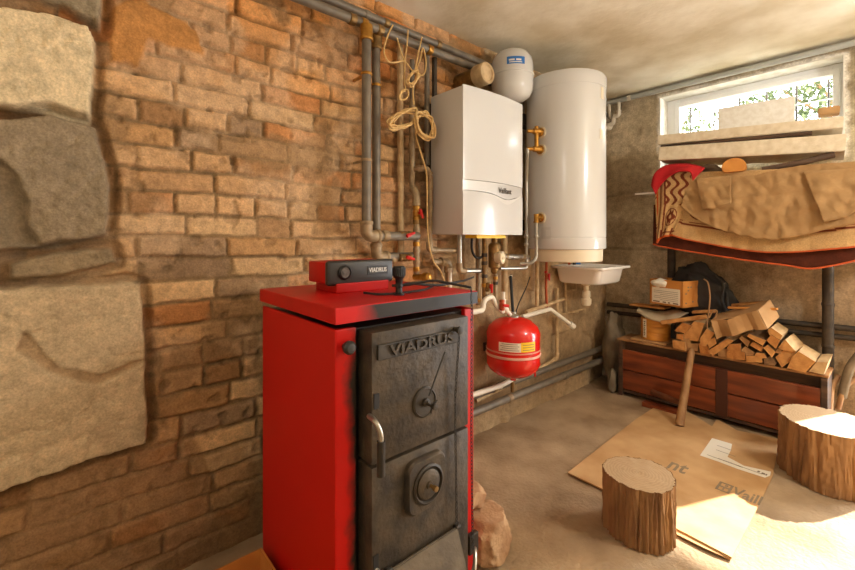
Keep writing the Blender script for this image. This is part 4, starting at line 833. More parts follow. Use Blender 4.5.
# filler logs deeper in the stack, seen through the gaps
# planks lying across the stack
def plank(a, b_, x0, x1, w, th, m, label, cat='plank', name='plank'):
    p, q = P(*a, x=x0), P(*b_, x=x1); ey = q-p; bm = BM()
    mx = basis((p+q)/2, ey, (1, 0, 0)); bmesh.ops.create_cube(bm, size=1, matrix=mx @ Matrix.Diagonal((ey.length, w, th, 1))); bmesh.ops.bevel(bm, geom=bm.edges[:], offset=.004, segments=1, affect='EDGES')
    return obj(name, bm, M[m], label=label, cat=cat)
plank((661, 322.5), (707, 316.5), 3.2, 3.27, .035, .028, 'wood_end', 'round edged plank sticking out left above the drum')
plank((693, 312), (716, 311), 3.33, 3.33, .06, .02, 'wood_end', 'short orange plank between the labelled box and the folded cardboard')
plank((728, 307.5), (778, 309), 3.27, 3.27, .03, .014, 'card_orange', 'long orange lath lying on top of the folded cardboard')
plank((726, 305), (770, 302), 3.40, 3.40, .06, .016, 'wood_end', 'flat orange board behind the long lath on top of the stack')
plank((632, 304), (668, 308), 3.36, 3.34, .10, .014, 'wood_end', 'thin board under the labelled cardboard box', )
# folded cardboard over the logs
top = [P(*A3([q])[0], x=3.16) for q in ((372, 205), (440, 194), (528, 170))]; bot = [P(*A3([q])[0], x=3.15) for q in ((391, 266), (455, 246), (560, 231))]
t = root('folded_cardboard', sum(top, Vector())/3, 'folded piece of pale cardboard draped over the front of the firewood', 'cardboard')
zig = [0, .012, -.006, -.022, -.012, .008, .014, .0, -.004]; bm = BM(); V_ = [[bm.verts.new(p+Vector((z_*k_, 0, z_*.4*k_))) for p, z_ in zip(r, zig)] for r, k_ in ((resample(top, 9), .8), (resample(bot, 9), 1.2))]
for k in range(8): bm.faces.new((V_[0][k], V_[0][k+1], V_[1][k+1], V_[1][k]))
obj('front_flap', bm, M['card'], t, solid=.005)
bm = BM(); v_ = [bm.verts.new(P(*A3([q])[0], x=xx)) for q, xx in (((530, 170), 3.161), ((570, 134), 3.30), ((601, 190), 3.28), ((561, 231), 3.151))]; bm.faces.new(v_); obj('side_flap', bm, M['card'], t, solid=.005)
bm = BM(); v_ = [bm.verts.new(p) for p in (top[0], top[1], top[2], P(*A3([(570, 134)])[0], x=3.30), P(*A3([(500, 152)])[0], x=3.34), P(*A3([(395, 182)])[0], x=3.34))]; bm.faces.new(v_); obj('top_flap', bm, M['card'], t, solid=.005)
# labelled box
bx = [P(683.3, 308, x=3.2)]; c0 = bx[0]; yl = P(650, 303.5, x=3.2).y; zt2 = P(683, 281.5, x=3.2).z; xr = P(706.8, 305, y=c0.y-.0).x
CBW = root('cardboard_box', (3.26, (c0.y+yl)/2, c0.z), 'open orange brown cardboard box with a white label on the firewood stack', 'box')
rotz = Matrix.Rotation(0, 3, 'Z')
bx0, bx1, by0, by1, bz0, bz1 = 3.185, 3.185+.19, c0.y, c0.y+.25, c0.z, zt2
def open_box(bm, x0, x1, y0, y1, z0, z1, th=.005):
    box(bm, (x0, y0, z0), (x1, y1, z0+th)); box(bm, (x0, y0, z0), (x0+th, y1, z1)); box(bm, (x1-th, y0, z0), (x1, y1, z1)); box(bm, (x0, y0, z0), (x1, y0+th, z1)); box(bm, (x0, y1-th, z0), (x1, y1, z1)); return bm
bm = open_box(BM(), bx0, bx1, by0, by1, bz0, bz1); piv = Vector((bx0, by0, 0)); rm = Matrix.Translation(piv) @ Matrix.Rotation(math.radians(-17), 4, 'Z') @ Matrix.Translation(-piv)
bm.transform(rm); obj('carton', bm, M['card_orange'], CBW)
H_ = bz1-bz0; W_ = by1-by0
bm = BM(); box(bm, (bx0-.0015, by0+W_*.07, bz0+H_*.08), (bx0-.0002, by1-W_*.08, bz0+H_*.68)); bm.transform(rm); lb = obj('label_sheet', bm, M['label'], CBW, label='white printed label on the box front')
bm = BM()
for k in range(6): box(bm, (bx0-.0025, by0+W_*.12, bz0+H_*(.2+.07*k)), (bx0-.0012, by1-W_*(.14+.2*(k % 3 == 0)), bz0+H_*(.2+.07*k)+.0022))
for k, (a, w_) in enumerate(((.12, .15), (.36, .06), (.48, .1), (.68, .2))): box(bm, (bx0-.0025, by0+W_*a, bz0+H_*.1), (bx0-.0012, by0+W_*(a+w_), bz0+H_*.15))
bm.transform(rm); obj('label_print', bm, M['ink_soft'], lb)
for a in (.72, .86):
    bm = BM(); box(bm, (bx0-.0015, by0+W_*a, bz0+H_*.76), (bx0-.0004, by0+W_*a+.010, bz0+H_*.86)); bm.transform(rm); obj('printed_mark', bm, M['ink_soft'], CBW)
for a, zz in ((.14, .5), (.26, .74), (.26, .62), (.4, .74), (.14, .14), (.5, .18)):
    bm = BM(); box(bm, (bx0+.20*a, by0-.0015, bz0+H_*zz), (bx0+.20*a+.016, by0-.0004, bz0+H_*zz+.010)); bm.transform(rm); obj('printed_mark', bm, M['ink_soft'], CBW)
bm = BM(); bmesh.ops.create_icosphere(bm, subdivisions=3, radius=.05, matrix=Matrix.Translation((bx0+.06, by1-.09, bz1-.025)) @ Matrix.Diagonal((.9, 1.3, .6, 1)))
for v in bm.verts: v.co += Vector((1, 1, 1))*.012*nz(v.co, 30)
tg = obj('crumpled_paper', bm, M['label'], smooth=True, label='crumpled pale paper in the open labelled box', cat='paper')
# bag behind the box
bm = BM(); bmesh.ops.create_icosphere(bm, subdivisions=5, radius=1)
b0 = P(703, 290, x=3.40)
for v in bm.verts:
    p = v.co.copy(); lobe = 1+.20*nz(p, 2.2)+.09*nz(p, 6)+.05*abs(nz(p, 11))
    v.co = Vector((b0.x+p.x*.06*lobe, b0.y+p.y*.19*lobe+.04*max(0, p.z), b0.z-.02+(p.z*.20-max(0, -p.y)*.05)*lobe))
BG = obj('bag', bm, M['bag'], smooth=True, label='crumpled black nylon bag slumped behind the labelled box', cat='bag')
bm = BM(); tube(bm, smooth_path([P(716, 275, x=3.33), P(724, 285, x=3.32), P(722, 300, x=3.32), P(728, 312, x=3.34), P(726, 292, x=3.34)], 6), .009, 8); obj('strap', bm, M['bag'], BG, True)
bm = BM(); tube(bm, smooth_path([P(704, 279, x=3.26), P(708, 283, x=3.24), P(710, 296, x=3.22), P(709, 310, x=3.2), P(707, 325, x=3.175), P(709, 331, x=3.17)], 7), .0045, 7); tube(bm, smooth_path([P(709, 318, x=3.17), P(713, 311, x=3.17), P(717, 312, x=3.19), P(712, 326, x=3.165)], 7), .0045, 7)
obj('cord', bm, M['stick'], smooth=True, label='brown cord hanging down beside the labelled box', cat='cord')
# drum
dc = P(655.5, 344, x=3.33); dr = .098
DR = root('drum', (dc.x, dc.y, TOPZ), 'round honey coloured drum with white side label at the left end of the chest', 'drum')
bm = BM(); lathe(bm, [(dr-.004, 0), (dr, .004), (dr, .05), (dr-.002, .054), (dr, .058), (dr, .10), (dr-.002, .104), (dr, .108), (dr, .155), (dr-.006, .16), (0, .16)], (dc.x, dc.y, TOPZ+.014), seg=44); obj('drum_shell', bm, M['drum'], DR, True)
bm = BM(); box(bm, (dc.x-.115, dc.y-.115, TOPZ), (dc.x+.10, dc.y+.135, TOPZ+.014), .003); obj('drum_tray', bm, M['card'], DR)
an = math.atan2(-dc.y, -dc.x)
bm = curved_label(BM(), dc, dr, an-.80, .16, TOPZ+.03, TOPZ+.165); lb = obj('drum_label', bm, M['label'], DR, solid=.001)
bm = BM()
for k in range(8): curved_label(bm, dc, dr, an-.79, .05+.03*(k % 2), TOPZ+.045+.014*k, TOPZ+.052+.014*k, .003)
obj('drum_print', bm, M['ink'], lb, solid=.0006)
# folded paper sack over drum
t1 = [P(*A3([q])[0], x=xx) for q, xx in (((122, 172), 3.24), ((160, 196), 3.22), ((205, 210), 3.215), ((235, 218), 3.215))]; t2 = [P(*A3([q])[0], x=xx) for q, xx in (((135, 163), 3.36), ((190, 172), 3.36), ((260, 168), 3.34), ((298, 178), 3.32))]
bm = BM(); loft(bm, [t1, t2], 24, 8, lambda u, v, p: Vector((0, 0, .014*math.sin(v*PI)+.008*nz(p, 18)))); obj('paper_sack', bm, M['silver'] and mat('grey_paper', lin(190, 172, 142), lin(165, 146, 116), .85, scale=9, bump=.2), smooth=True, label='folded grey paper sack lying over the drum', cat='sack', solid=.006)
# leaning handle with its crossbar
hb, ht_ = Vector((2.93, .926, .012)), Vector((3.195, .935, .448)); t = root('wooden_mallet', (2.93, .926, 0), 'long pale wooden handle with a crossbar leaning on the chest', 'handle')
bm = BM(); d = (ht_-hb).normalized(); tube(bm, [hb-d*.0, hb.lerp(ht_, .3), hb.lerp(ht_, .7), ht_-d*.03, ht_], [.026, .024, .022, .021, .017], 14); obj('handle_shaft', bm, M['stick'], t, True)
cr = P(681, 399, x=3.0); bm = BM(); cl = Vector((3.165, P(653, 392.5, x=3.165).y, P(653, 392.5, x=3.165).z)); tube(bm, [hb.lerp(ht_, .27), cl], [.017, .022], 12); obj('crossbar', bm, mat('red_stained_wood', lin(120, 70, 42), lin(92, 52, 32), .6, scale=12), t, True)
bm = BM(); box(bm, (3.10, .98, 0), (3.165, 1.22, .03), .003); obj('board', bm, M['chest'], label='short dark red board lying on the floor before the chest', cat='board')
# boulders in the corner
def rock(name, c, r, label, m, seed, sub=4, rough=.22, cat='stone', flat=0):
    bm = BM(); bmesh.ops.create_icosphere(bm, subdivisions=sub, radius=1)
    for v in bm.verts:
        p = v.co.copy()+Vector((seed, seed*.7, 0)); s = 1+rough*nz(p, 1.6)+rough*.4*nz(p, 4)+rough*.15*nz(p, 12)
        q = v.co*s
        if flat: q = Vector([math.copysign(min(abs(a), flat)**1, a) for a in q])
        v.co = Vector(c)+Vector((q.x*r[0], q.y*r[1], q.z*r[2]))
    mz = min(v.co.z for v in bm.verts)
    return obj(name, bm, M[m], smooth=True, label=label, cat=cat)
bc = P(622, 340, x=3.40); bm = rock('boulder', (3.36, 1.532, .29), (.105, .082, .29), 'grey rounded boulder in the corner left of the chest', 'stone', 3)
rock('boulder', (3.22, 1.485, .08), (.05, .03, .10), 'small grey stone squeezed between chest and corner boulder', 'stone', 8)
rock('masonry_chunk', (1.19, 1.05, .09), (.105, .12, .105), 'broken pale masonry chunk on the floor right of the red boiler', 'rubble', 5, 5, .25, flat=.8)
rock('masonry_chunk', (1.16, 1.10, .215), (.075, .075, .045), 'flat broken stone lying on the masonry chunk beside the red boiler', 'rubble', 15, 4, .25, flat=.8)
# cardboard box at lower left
t = root('cardboard_box', (.36, 1.2, 0), 'open empty cardboard box on the floor left of the red boiler', 'box')
bm = open_box(BM(), .10, .497, .98, 1.41, 0, .165, .006); obj('carton', bm, M['card_orange'], t)

# ================================================================== STUMPS
def stump(c, r, hgt, label, seed, ell=(1, 1)):
    t = root('tree_stump', (c[0], c[1], 0), label, 'stump', 'chopped tree stumps standing on the floor'); rn = random.Random(seed)
    nseg, nr = 240, 44; bm = BM(); G = []
    def rad(a, z):
        cr = 1+.05*nz((math.cos(a)*1.2+seed, math.sin(a)*1.2, z*.8), 1)+.035*math.sin(a*3+seed)
        ridge = abs(nz((math.cos(a)*6.5, math.sin(a)*6.5, z*2.2+seed), 1.0)); ridge2 = abs(nz((math.cos(a)*14, math.sin(a)*14, z*6+seed), 1.0))
        return r*(cr-(.085-.05*(z/hgt)**6)*max(0, .3-ridge)/.3-.030*max(0, .3-ridge2)/.3+.02*nz((math.cos(a)*9, math.sin(a)*9, z*40+seed), 1)+.03*(1-z/hgt)**2)
    for j in range(nr+1):
        z = hgt*j/nr; G.append([bm.verts.new((c[0]+ell[0]*rad(a, z)*math.cos(a), c[1]+ell[1]*rad(a, z)*math.sin(a), z+(.004*nz((a*3, seed, 1), 3) if j == nr else 0))) for a in (2*PI*k/nseg for k in range(nseg))])
    for A, C_ in zip(G, G[1:]):
        for k in range(nseg): bm.faces.new((A[k], A[(k+1) % nseg], C_[(k+1) % nseg], C_[k]))
    bm.faces.new(G[0][::-1]); obj('bark', bm, BARK, t, True, norm=False)
    bm = BM(); prev = None; cc = bm.verts.new((c[0], c[1], hgt-.001)); rings = []
    for q in range(1, 13):
        f_ = q/12*.985; rings.append([bm.verts.new((c[0]+ell[0]*rad(a, hgt)*f_*math.cos(a), c[1]+ell[1]*rad(a, hgt)*f_*math.sin(a), hgt+.003*(1-f_)+.0025*nz((math.cos(a)*f_*r*30+seed, math.sin(a)*f_*r*30, 0), 1))) for a in (2*PI*k/nseg for k in range(nseg))])
    for k in range(nseg): bm.faces.new((cc, rings[0][k], rings[0][(k+1) % nseg]))
    for A, C_ in zip(rings, rings[1:]):
        for k in range(nseg): bm.faces.new((A[k], C_[k], C_[(k+1) % nseg], A[(k+1) % nseg]))
    obj('cut_face', bm, CUT, t, True, norm=False)
BARK = mat('stump_bark', lin(176, 132, 84), lin(118, 82, 50), .9, scale=16, stretch=(1, 1, .22), bump=.5, bscale=60, lo=.3, hi=.7)
CUT = bpy.data.materials.new('sawn_end_grain'); N, L = nodes(CUT); b = N['Principled BSDF']; b.inputs['Roughness'].default_value = .85
tc = N.new('ShaderNodeTexCoord'); wv = N.new('ShaderNodeTexWave'); wv.wave_type = 'RINGS'; wv.rings_direction = 'Z'; wv.inputs['Scale'].default_value = 26; wv.inputs['Distortion'].default_value = 5; wv.inputs['Detail'].default_value = 3; wv.inputs['Detail Scale'].default_value = 2
rp = N.new('ShaderNodeValToRGB'); rp.color_ramp.elements[0].color = (*lin(176, 146, 108), 1); rp.color_ramp.elements[1].color = (*lin(188, 158, 120), 1)
L.new(tc.outputs['Object'], wv.inputs['Vector']); L.new(wv.outputs['Fac'], rp.inputs[0]); L.new(rp.outputs[0], b.inputs['Base Color'])
stump((1.78, .712), .136, .232, 'smaller bark covered stump standing at the edge of the cardboard sheet', 2)
stump((2.885, .235), .205, .285, 'larger bark covered stump in front of the right end of the chest', 5)
# sticks in the right corner
for i, (a, b_, r_, lab) in enumerate((((838, 376, 3.49), (829, 404, 3.36), .018, 'upright grey branch leaning in the corner right of the chest'), ((856, 378, 3.50), (838, 404, 3.40), .014, 'thin branch lying at a slant right of the upright one'), ((862, 352, 3.46), (842, 392, 3.44), .022, 'thick dark branch behind the large stump'))):
    p, q = P(a[0], a[1], x=a[2]), P(b_[0], b_[1], x=b_[2]); mid = (p+q)/2+Vector((0, .01, .015)); q.z = max(q.z-.03, r_+.002)
    bm = BM(); tube(bm, smooth_path([p, mid, q], 5), r_, 9); obj('branch', bm, M['stone'] if i == 2 else M['stick'], smooth=True, label=lab, cat='branch', group=None)

# ================================================================== FLOOR CARDBOARD
def floor_poly(L, z): return [P(a, b_, z=0)+Vector((0, 0, z)) for a, b_ in L]
FS = root('cardboard_sheet', (2.4, .8, 0), 'flattened printed cardboard sheet lying on the floor between the stumps', 'cardboard')
out = floor_poly([(568, 474.5), (610, 441), (637, 420), (658, 406.5), (686, 412), (712, 428), (717, 420.5), (737, 432), (779, 441), (773, 477), (752, 521), (731.6, 560), (705, 546), (674.5, 530), (640, 510), (602.6, 491)], .004)
bm = BM(); prism(bm, out, (0, 0, .007)); obj('sheet', bm, M['card_sheet'], FS)
tp = floor_poly([(663, 516), (690, 527), (733, 552), (731.5, 561), (704, 549), (672, 533)], .0015)
bm = BM(); prism(bm, tp, (0, 0, .003)); obj('underlayer', bm, M['card'], FS)
lbp = floor_poly([(712, 440), (732, 446), (731, 452), (727.5, 459), (744, 468), (771, 474), (770, 478), (765, 480), (737, 471), (719, 464), (700, 457.5)], .0114)
bm = BM(); prism(bm, lbp, (0, 0, .0006)); lb = obj('paper_label', bm, M['label'], FS, label='torn white paper label on the sheet')
bm = BM()
ld = (P(765, 478, z=0)-P(705, 456, z=0)).normalized(); lw = Vector((-ld.y, ld.x, 0))
def bar(p, l, w_, zz=.0122): 
    bm_ = [p, p+ld*l, p+ld*l+lw*w_, p+lw*w_]; prism(bm, [Vector((q.x, q.y, zz)) for q in bm_], (0, 0, .0002))
for k, (a, b_, l, w_) in enumerate(((707, 457, .16, .004), (716, 452, .09, .004), (717, 447.5, .07, .004), (718, 460.5, .10, .003), (738, 468, .10, .004), (757, 474, .010, .016), (761, 476, .014, .018), (765, 477.5, .006, .018))): bar(P(a, b_, z=0), l, w_)
obj('label_print', bm, M['ink_soft'], lb)
pr = mat('grey_carton_print', lin(132, 116, 92), lin(150, 128, 98), .85, scale=20)
def floor_text(s, cx, cy, size, sx=1.1): return text_bm(s, size, basis(Vector((cx, cy, .0116)), (0, -1, 0), (1, 0, 0)), .0002, .02, sx)
obj('printing', floor_text('nt', 2.40, .765, .165, .62), pr, FS)
obj('printing', floor_text('Vaill', 2.365, .468, .12, .54), pr, FS)
bm = BM(); o_ = Vector((2.368, .556, .0114))
for x0, x1, y0, y1 in ((-.045, .045, .018, .028), (-.045, .045, -.028, -.018), (-.045, -.034, -.028, .028), (.034, .045, -.028, .028), (-.006, .006, -.018, .018), (-.03, -.006, -.003, .004), (.012, .028, -.010, .002)): box(bm, o_+Vector((x0, y0, 0)), o_+Vector((x1, y1, .0004)))
obj('printed_emblem', bm, pr, FS)

# ================================================================== RACK, RUGS, FOAM
RK = root('metal_rack', (3.3, .5, 0), 'dark metal pipe rack under the window carrying rugs and foam boards', 'rack')
for lx, ly in ((3.457, P(671.5, 260, x=3.457).y), (3.457, P(828, 300, x=3.457).y)):
    bm = BM(); tube(bm, [(lx, ly, 0), (lx, ly, 1.16)], .027, 16)
    for zz in (.55, .80): collar(bm, Vector((lx, ly, zz)), (0, 0, 1), .030, .02)
    obj('leg', bm, M['pipe_dark'], RK, True)
bm = BM(); box(bm, (3.13, -.02, 1.16), (3.50, 1.08, 1.20)); obj('deck', bm, M['chest_dark'], RK)
# folded bundle on the deck
bm = BM(); box(bm, (3.16, .0, 1.202), (3.49, 1.09, 1.56), .06, seg=4)
bmesh.ops.subdivide_edges(bm, edges=bm.edges[:], cuts=3, use_grid_fill=True)
for v in bm.verts: v.co += Vector((0, 0, .02))*nz(v.co, 5)
obj('folded_blanket', bm, M['canvas'], smooth=True, label='thick folded bundle beneath the rug on the metal rack', cat='blanket')
def rug_surface(top_px, bot_px, x, nu, nv, fold, name, parent, colour, back=.0):
    tp_ = resample(smooth_path([P(a, b_, x=x) for a, b_ in top_px], 8), nu); bt_ = resample(smooth_path([P(a, b_, x=x) for a, b_ in bot_px], 8), nu)
    co = np.zeros((nu, nv, 3)); cl = np.zeros((nu, nv, 3)); L_ = np.cumsum([0]+[(b_-a).length for a, b_ in zip(bt_, bt_[1:])])
    for i in range(nu):
        for j in range(nv):
            v = j/(nv-1); p = tp_[i].lerp(bt_[i], v); amp = fold*(.25+.75*v)
            p = p+Vector((back*(1-v)+amp*(nz((p.y*9, p.z*2.2, 3.1), 1)+.45*nz((p.y*24, p.z*5, 7), 1)), 0, 0)); co[i, j] = p
            cl[i, j] = colour(i/(nu-1), v, L_[i], (tp_[i]-bt_[i]).length*(1-v), p)
    o = grid_mesh(name, co[:, :, 0], co[:, :, 2], co-np.array(ORIG[parent.name]), cl, M['cloth_v'], kind=None, parent=parent); o.location = (0, 0, 0)
    ORIG[o.name] = ORIG[parent.name]; s = o.modifiers.new('thickness', 'SOLIDIFY'); s.thickness = .010; s.offset = 0
    for f_ in o.data.polygons: f_.use_smooth = True
    return o, bt_
RG = root('rug', (3.1, .6, 1.15), 'beige rug with brown scroll border and orange binding hanging over the rack', 'rug')
BEI, BRN, DRK = np.array(lin(206, 166, 112)), np.array(lin(116, 52, 30)), np.array(lin(88, 42, 26))
def rugcol(u, v, s, hgt, p):
    """pattern woven along the hem: stripes, then scrolls and rosettes"""
    c = BEI*(.92+.16*nz(p, 20)); 
    if .095 < hgt < .108 or .116 < hgt < .121: c = BRN
    elif .121 < hgt < .31:
        ss = s % .21; w = math.sin(ss*60+math.sin(hgt*44)*1.8)*math.cos(hgt*52+math.sin(ss*30)*1.4); d = math.hypot(ss-.105, hgt-.20); k = math.atan2(hgt-.20, ss-.105)
        if d < .045+.010*math.cos(6*k): c = BRN if d > .016 else BEI
        elif .050 < d < .060: c = BEI
        elif w > .36: c = BRN
        elif abs(hgt-.305) < .006: c = BRN
    elif .33 < hgt < .345: c = BRN
    return c
face, b1 = rug_surface([(655, 186), (668, 174), (700, 172), (760, 170), (860, 165)], [(657, 243), (665, 234), (690, 240), (749, 250.5), (790, 252), (830, 249), (862, 246)], 3.085, 150, 70, .012, 'rug_face', RG, rugcol)
low, b2 = rug_surface([(654, 205), (670, 200), (700, 200), (760, 200), (860, 200)], [(653, 244), (664, 247), (700, 253), (749, 260.5), (785, 265), (809, 268.5), (835, 265), (862, 259)], 3.115, 110, 20, .008, 'rug_underside', RG, lambda u, v, s, h_, p: DRK*(.9+.3*nz(p, 30)))
for pts, lab in ((b1, 'orange binding of the upper hem'), (b2, 'orange binding of the lower hem')):
    bm = BM(); q = [Vector(p) for p in pts][::2]; off = 0
    xx = 3.085 if pts is b1 else 3.115; fo = .012 if pts is b1 else .008
    q = [p+Vector((fo*(nz((p.y*9, p.z*2.2, 3.1), 1)+.45*nz((p.y*24, p.z*5, 7), 1))-.002, 0, 0)) for p in q]
    tube(bm, q, .0055, 7); obj('hem', bm, M['orange_hem'], RG, True, label=lab)
bm = BM(); loft(bm, [[(3.42, -.02, 1.578), (3.42, .5, 1.575), (3.42, 1.07, 1.578)], [(3.085, -.02, 1.575), (3.085, .5, 1.572), (3.085, 1.07, 1.578)]], 30, 10, lambda u, v, p: Vector((0, 0, .006*nz(p, 8))))
obj('rug_top', bm, M['canvas'], RG, True, solid=.01)
# end fold of the rug at the left
bm = BM(); loft(bm, [[P(656, 176, x=3.07), P(672, 172, x=3.06), P(692, 172, x=3.055)], [P(657, 205, x=3.075), P(668, 205, x=3.062), P(685, 206, x=3.06)], [P(656, 243, x=3.09), P(662, 238, x=3.075), P(672, 236, x=3.075)]], 70, 40, lambda u, v, p: Vector((.010*math.sin(u*14+v*2)*v, 0, 0)))
o = obj('end_fold', bm, M['cloth_v'], RG, True, solid=.006); at = o.data.color_attributes.new('pigment', 'FLOAT_COLOR', 'POINT')
for i, v in enumerate(o.data.vertices):
    u_, h_ = (i % 70)/69, (i//70)/80; c = BEI*(.93+.14*nz(v.co, 40)); w_ = .30+.16*h_; a_ = (u_-w_)/.5; ph = (h_*3.1) % 1
    if h_ > .97 or u_ < .05: c = np.array(lin(196, 84, 32))
    elif abs(u_-.16) < .022 or abs(u_-.205) < .008: c = BRN
    elif abs(u_-.27-.10*h_) < .03: c = BRN
    elif u_ > .27:
        ro = math.hypot((u_-.62)*1.0, (h_-.68)*1.55); an_ = math.atan2(h_-.68, u_-.62)
        if ro < .15+.03*math.cos(an_*6): c = BEI if ro < .05 else BRN
        elif .19 < ro < .22: c = BRN
        elif h_ < .5 and math.sin(u_*24+math.sin(h_*26)*2.2) > .35: c = BRN
        elif h_ > .86 and abs(math.sin(u_*12+1)) > .9: c = BRN
        elif h_ > .9 and h_ < .93: c = BRN
    at.data[i].color = (*c, 1)
# canvas tarp
tps = [(690, 179), (703, 177), (730, 176), (760, 174), (791, 167), (862, 161)]
bts = [(681, 206), (690, 214), (703, 223), (725, 231), (748, 237), (775, 239.5), (805, 235), (832, 228), (862, 222)]
TPR = root('canvas_cover', (3.2, .55, 1.2), 'tan canvas cover with ragged lower edge spread over the rug', 'canvas')
def crease(u, v, p):
    f_ = max(0, min(1, (v-.35)*3)); q_ = p.y*11+(p.z-1.6)*6*math.sin(p.y*5)
    return Vector((f_*(.010*nz((q_, p.z*3, 1), 1)-.018*abs(nz((p.y*7+p.z*8, p.z*9-p.y*6, 4), 1))-.010*abs(nz((p.y*17-p.z*12, p.z*10+p.y*8, 9), 1)))+.004*nz(p, 30), 0, .006*f_*nz((p.y*26, 2, 1), 1)-.012*(1-f_)*abs(nz(p, 9))))
bm = BM(); loft(bm, [[Vector((3.40, P(a, 170, x=3.40).y, 1.600)) for a in (690, 740, 800, 862)], [P(a, b_, x=3.062) for a, b_ in tps], [P(a, b_, x=3.045) for a, b_ in bts]], 120, 30, crease); obj('cover_sheet', bm, M['canvas'], TPR, True, solid=.006)
for lab, tp_, bt_ in (('left turned down flap', [(696, 179), (715, 177), (731, 176)], [(703, 209), (718, 207), (731.5, 203)]), ('right turned down flap', [(803, 172), (830, 170), (862, 168)], [(824, 222), (842, 217), (862, 208)])):
    bm = BM(); loft(bm, [[P(a, b_, x=3.05) for a, b_ in tp_], [P(a, b_, x=3.012) for a, b_ in bt_]], 30, 18, lambda u, v, p: Vector((crease(u, .5+v*.5, p).x*.9+.004*nz(p, 22), 0, .010*nz(p*1.0, 14)*v))); obj('cover_flap', bm, M['canvas'], TPR, True, label=lab, solid=.005)
# red cloth
RCt = [(652, 185), (655, 175), (663, 168), (677, 165), (692, 165.5), (704, 169)]; RCb = [(655, 194), (660, 185), (668, 177), (678, 172), (690, 172), (693, 181)]
bm = BM(); loft(bm, [[P(a, b_-1, x=3.2) for a, b_ in RCt], [P(a, b_, x=3.055) for a, b_ in RCt], [P(a, b_, x=3.03) for a, b_ in RCb]], 50, 12, lambda u, v, p: Vector((.010*math.sin(v*7+u*5), 0, .004*nz(p, 25))))
obj('red_cloth', bm, M['red_cloth'], smooth=True, label='bright red cloth tucked over the left end of the rug', cat='cloth', solid=.010)
# things between the rug and the boards
lc = P(736, 169.5, x=3.10); bm = BM(); lathe(bm, [(.0, -.004), (.050, -.004), (.053, 0), (.053, .09), (0, .09)], (lc.x-.05, lc.y, 1.632), (1, .15, 0), 36)
for v in bm.verts: v.co.z = max(1.602, v.co.z); v.co.y = lc.y+(v.co.y-lc.y)*1.15
obj('wood_block', bm, M['card_orange'], smooth=True, label='round orange wooden log end between the rug and the foam boards', cat='log')
pl_ = P(640, 187.5, x=3.14); bm = BM(); prism(bm, [(3.10, pl_.y+.02, 1.512), (3.14, 1.02, 1.515), (3.30, 1.02, 1.515), (3.24, pl_.y-.03, 1.515)], (0, 0, .010)); obj('white_board', bm, M['poly'], smooth=False, label='thin white board end poking out left of the red cloth', cat='board')
bm = BM(); tube(bm, smooth_path([P(702, 170, x=3.2), P(712, 168, x=3.18), P(724, 173, x=3.15)], 5), [.03]*4+[.026]*3+[.02]*4, 12); obj('rolled_cloth', bm, M['stone'], smooth=True, label='grey rolled cloth left of the orange log end', cat='cloth')
bm = BM(); tube(bm, [P(762, 170, x=3.10), P(800, 163, x=3.12), P(834, 154.5, x=3.16)], .018, 10, .02); obj('rolled_paper', bm, M['chest_dark'], smooth=True, label='long brown rolled strip under the lower foam board at right', cat='roll')
def slab(fl, fr, th, depth, m, label, name='foam_board', cat='foam board', zfix=0, back=None):
    """fl, fr: lower front corners; depth runs towards the window"""
    fl = Vector(fl); fr = Vector(fr); e = (fr-fl).normalized(); n = Vector((0, 0, 1)).cross(e).normalized()
    if n.x < 0: n = -n
    bm = BM(); c = (fl+fr)/2+n*depth/2; up = n.cross(e); up = up if up.z > 0 else -up
    mx = basis(c+up*th/2, e, n); bmesh.ops.create_cube(bm, size=1, matrix=mx @ Matrix.Diagonal(((fr-fl).length, depth, th, 1))); bmesh.ops.bevel(bm, geom=bm.edges[:], offset=.004, segments=2, affect='EDGES')
    return obj(name, bm, m, label=label, cat=cat)
s1 = (P(658, 160.5, x=3.06), P(845, 151, x=3.13)); slab(*s1, .092, .36, M['foam'], 'lower thick foam board lying across the rack by the window')
s2 = (P(657, 144.5, x=3.06), P(843, 127.5, x=3.14)); slab(*s2, .062, .36, M['foam'], 'upper thin foam board lying across the rack by the window')
bm = BM(); p, q = P(661, 147, x=3.10), P(812, 133, x=3.13); tube(bm, [p, q], .012, 8); obj('batten', bm, M['chest_dark'], label='dark batten pinched between the two foam boards', cat='batten')
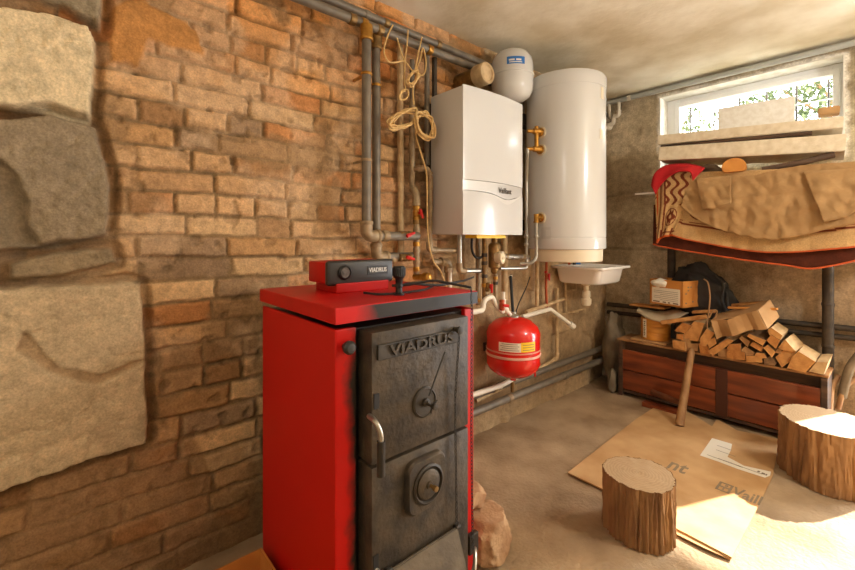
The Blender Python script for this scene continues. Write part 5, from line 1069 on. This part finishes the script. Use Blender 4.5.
sb = (P(718, 131.5, x=3.30), P(795, 121, x=3.36)); slab(*sb, .155, .20, M['poly'], 'white polystyrene block on the upper foam board before the window', 'polystyrene_block', 'block')
sb = (P(818, 115, x=3.33), P(840, 112, x=3.34)); slab(*sb, .040, .10, M['card'], 'small brown carton on the right end of the upper foam board', 'carton', 'box')

# ================================================================== LIGHT
w = bpy.data.worlds.new('daylight'); SC.world = w; w.use_nodes = True; N, L = w.node_tree.nodes, w.node_tree.links
bg = N['Background']; bg.inputs[0].default_value = (.92, .96, 1.0, 1); bg.inputs[1].default_value = 18.0
def light(name, kind, loc, energy, color=(1, 1, 1), **k):
    l = bpy.data.lights.new(name, kind); l.energy = energy; l.color = color
    for a, v in k.items(): setattr(l, a, v)
    o = bpy.data.objects.new(name, l); o.location = loc; link(o); return o
def aim(o, d): o.rotation_euler = Vector(d).to_track_quat('-Z', 'Y').to_euler()
s = light('sun', 'SUN', (6, -2, 4), 21, (1, .94, .85), angle=math.radians(.8)); aim(s, (-.77, .33, -.555))
a = light('window_daylight', 'AREA', (3.80, .725, 1.97), 1, size=.86, shape='RECTANGLE', size_y=.62); aim(a, (-1, 0, 0)); a.data.cycles.is_portal = True
a = light('door_daylight', 'AREA', (3.80, -.5, .66), 1, size=.95, shape='RECTANGLE', size_y=1.3); aim(a, (-1, 0, 0)); a.data.cycles.is_portal = True
light('ceiling_lamp', 'POINT', (2.3, -.85, 1.92), 52, (1, .965, .925), shadow_soft_size=.10)
light('rear_fill_light', 'POINT', (-.75, -.25, 2.15), 12, (1, .965, .925), shadow_soft_size=.2)  # unseen fill light added behind the camera to lift the shadows
# ================================================================== CAMERA
cam = bpy.data.cameras.new('camera'); co_ = bpy.data.objects.new('camera', cam); link(co_); SC.camera = co_
co_.location = (0, 0, CAM_H); co_.rotation_euler = (PI/2, 0, math.atan2(D.y, D.x)-PI/2)
cam.sensor_width = 36; cam.lens = F/855*36; cam.shift_y = -(285-HY)/855; cam.clip_start = .02
SC.view_settings.view_transform = 'Standard'; SC.view_settings.look = 'None'; SC.view_settings.exposure = .12; SC.view_settings.gamma = 1
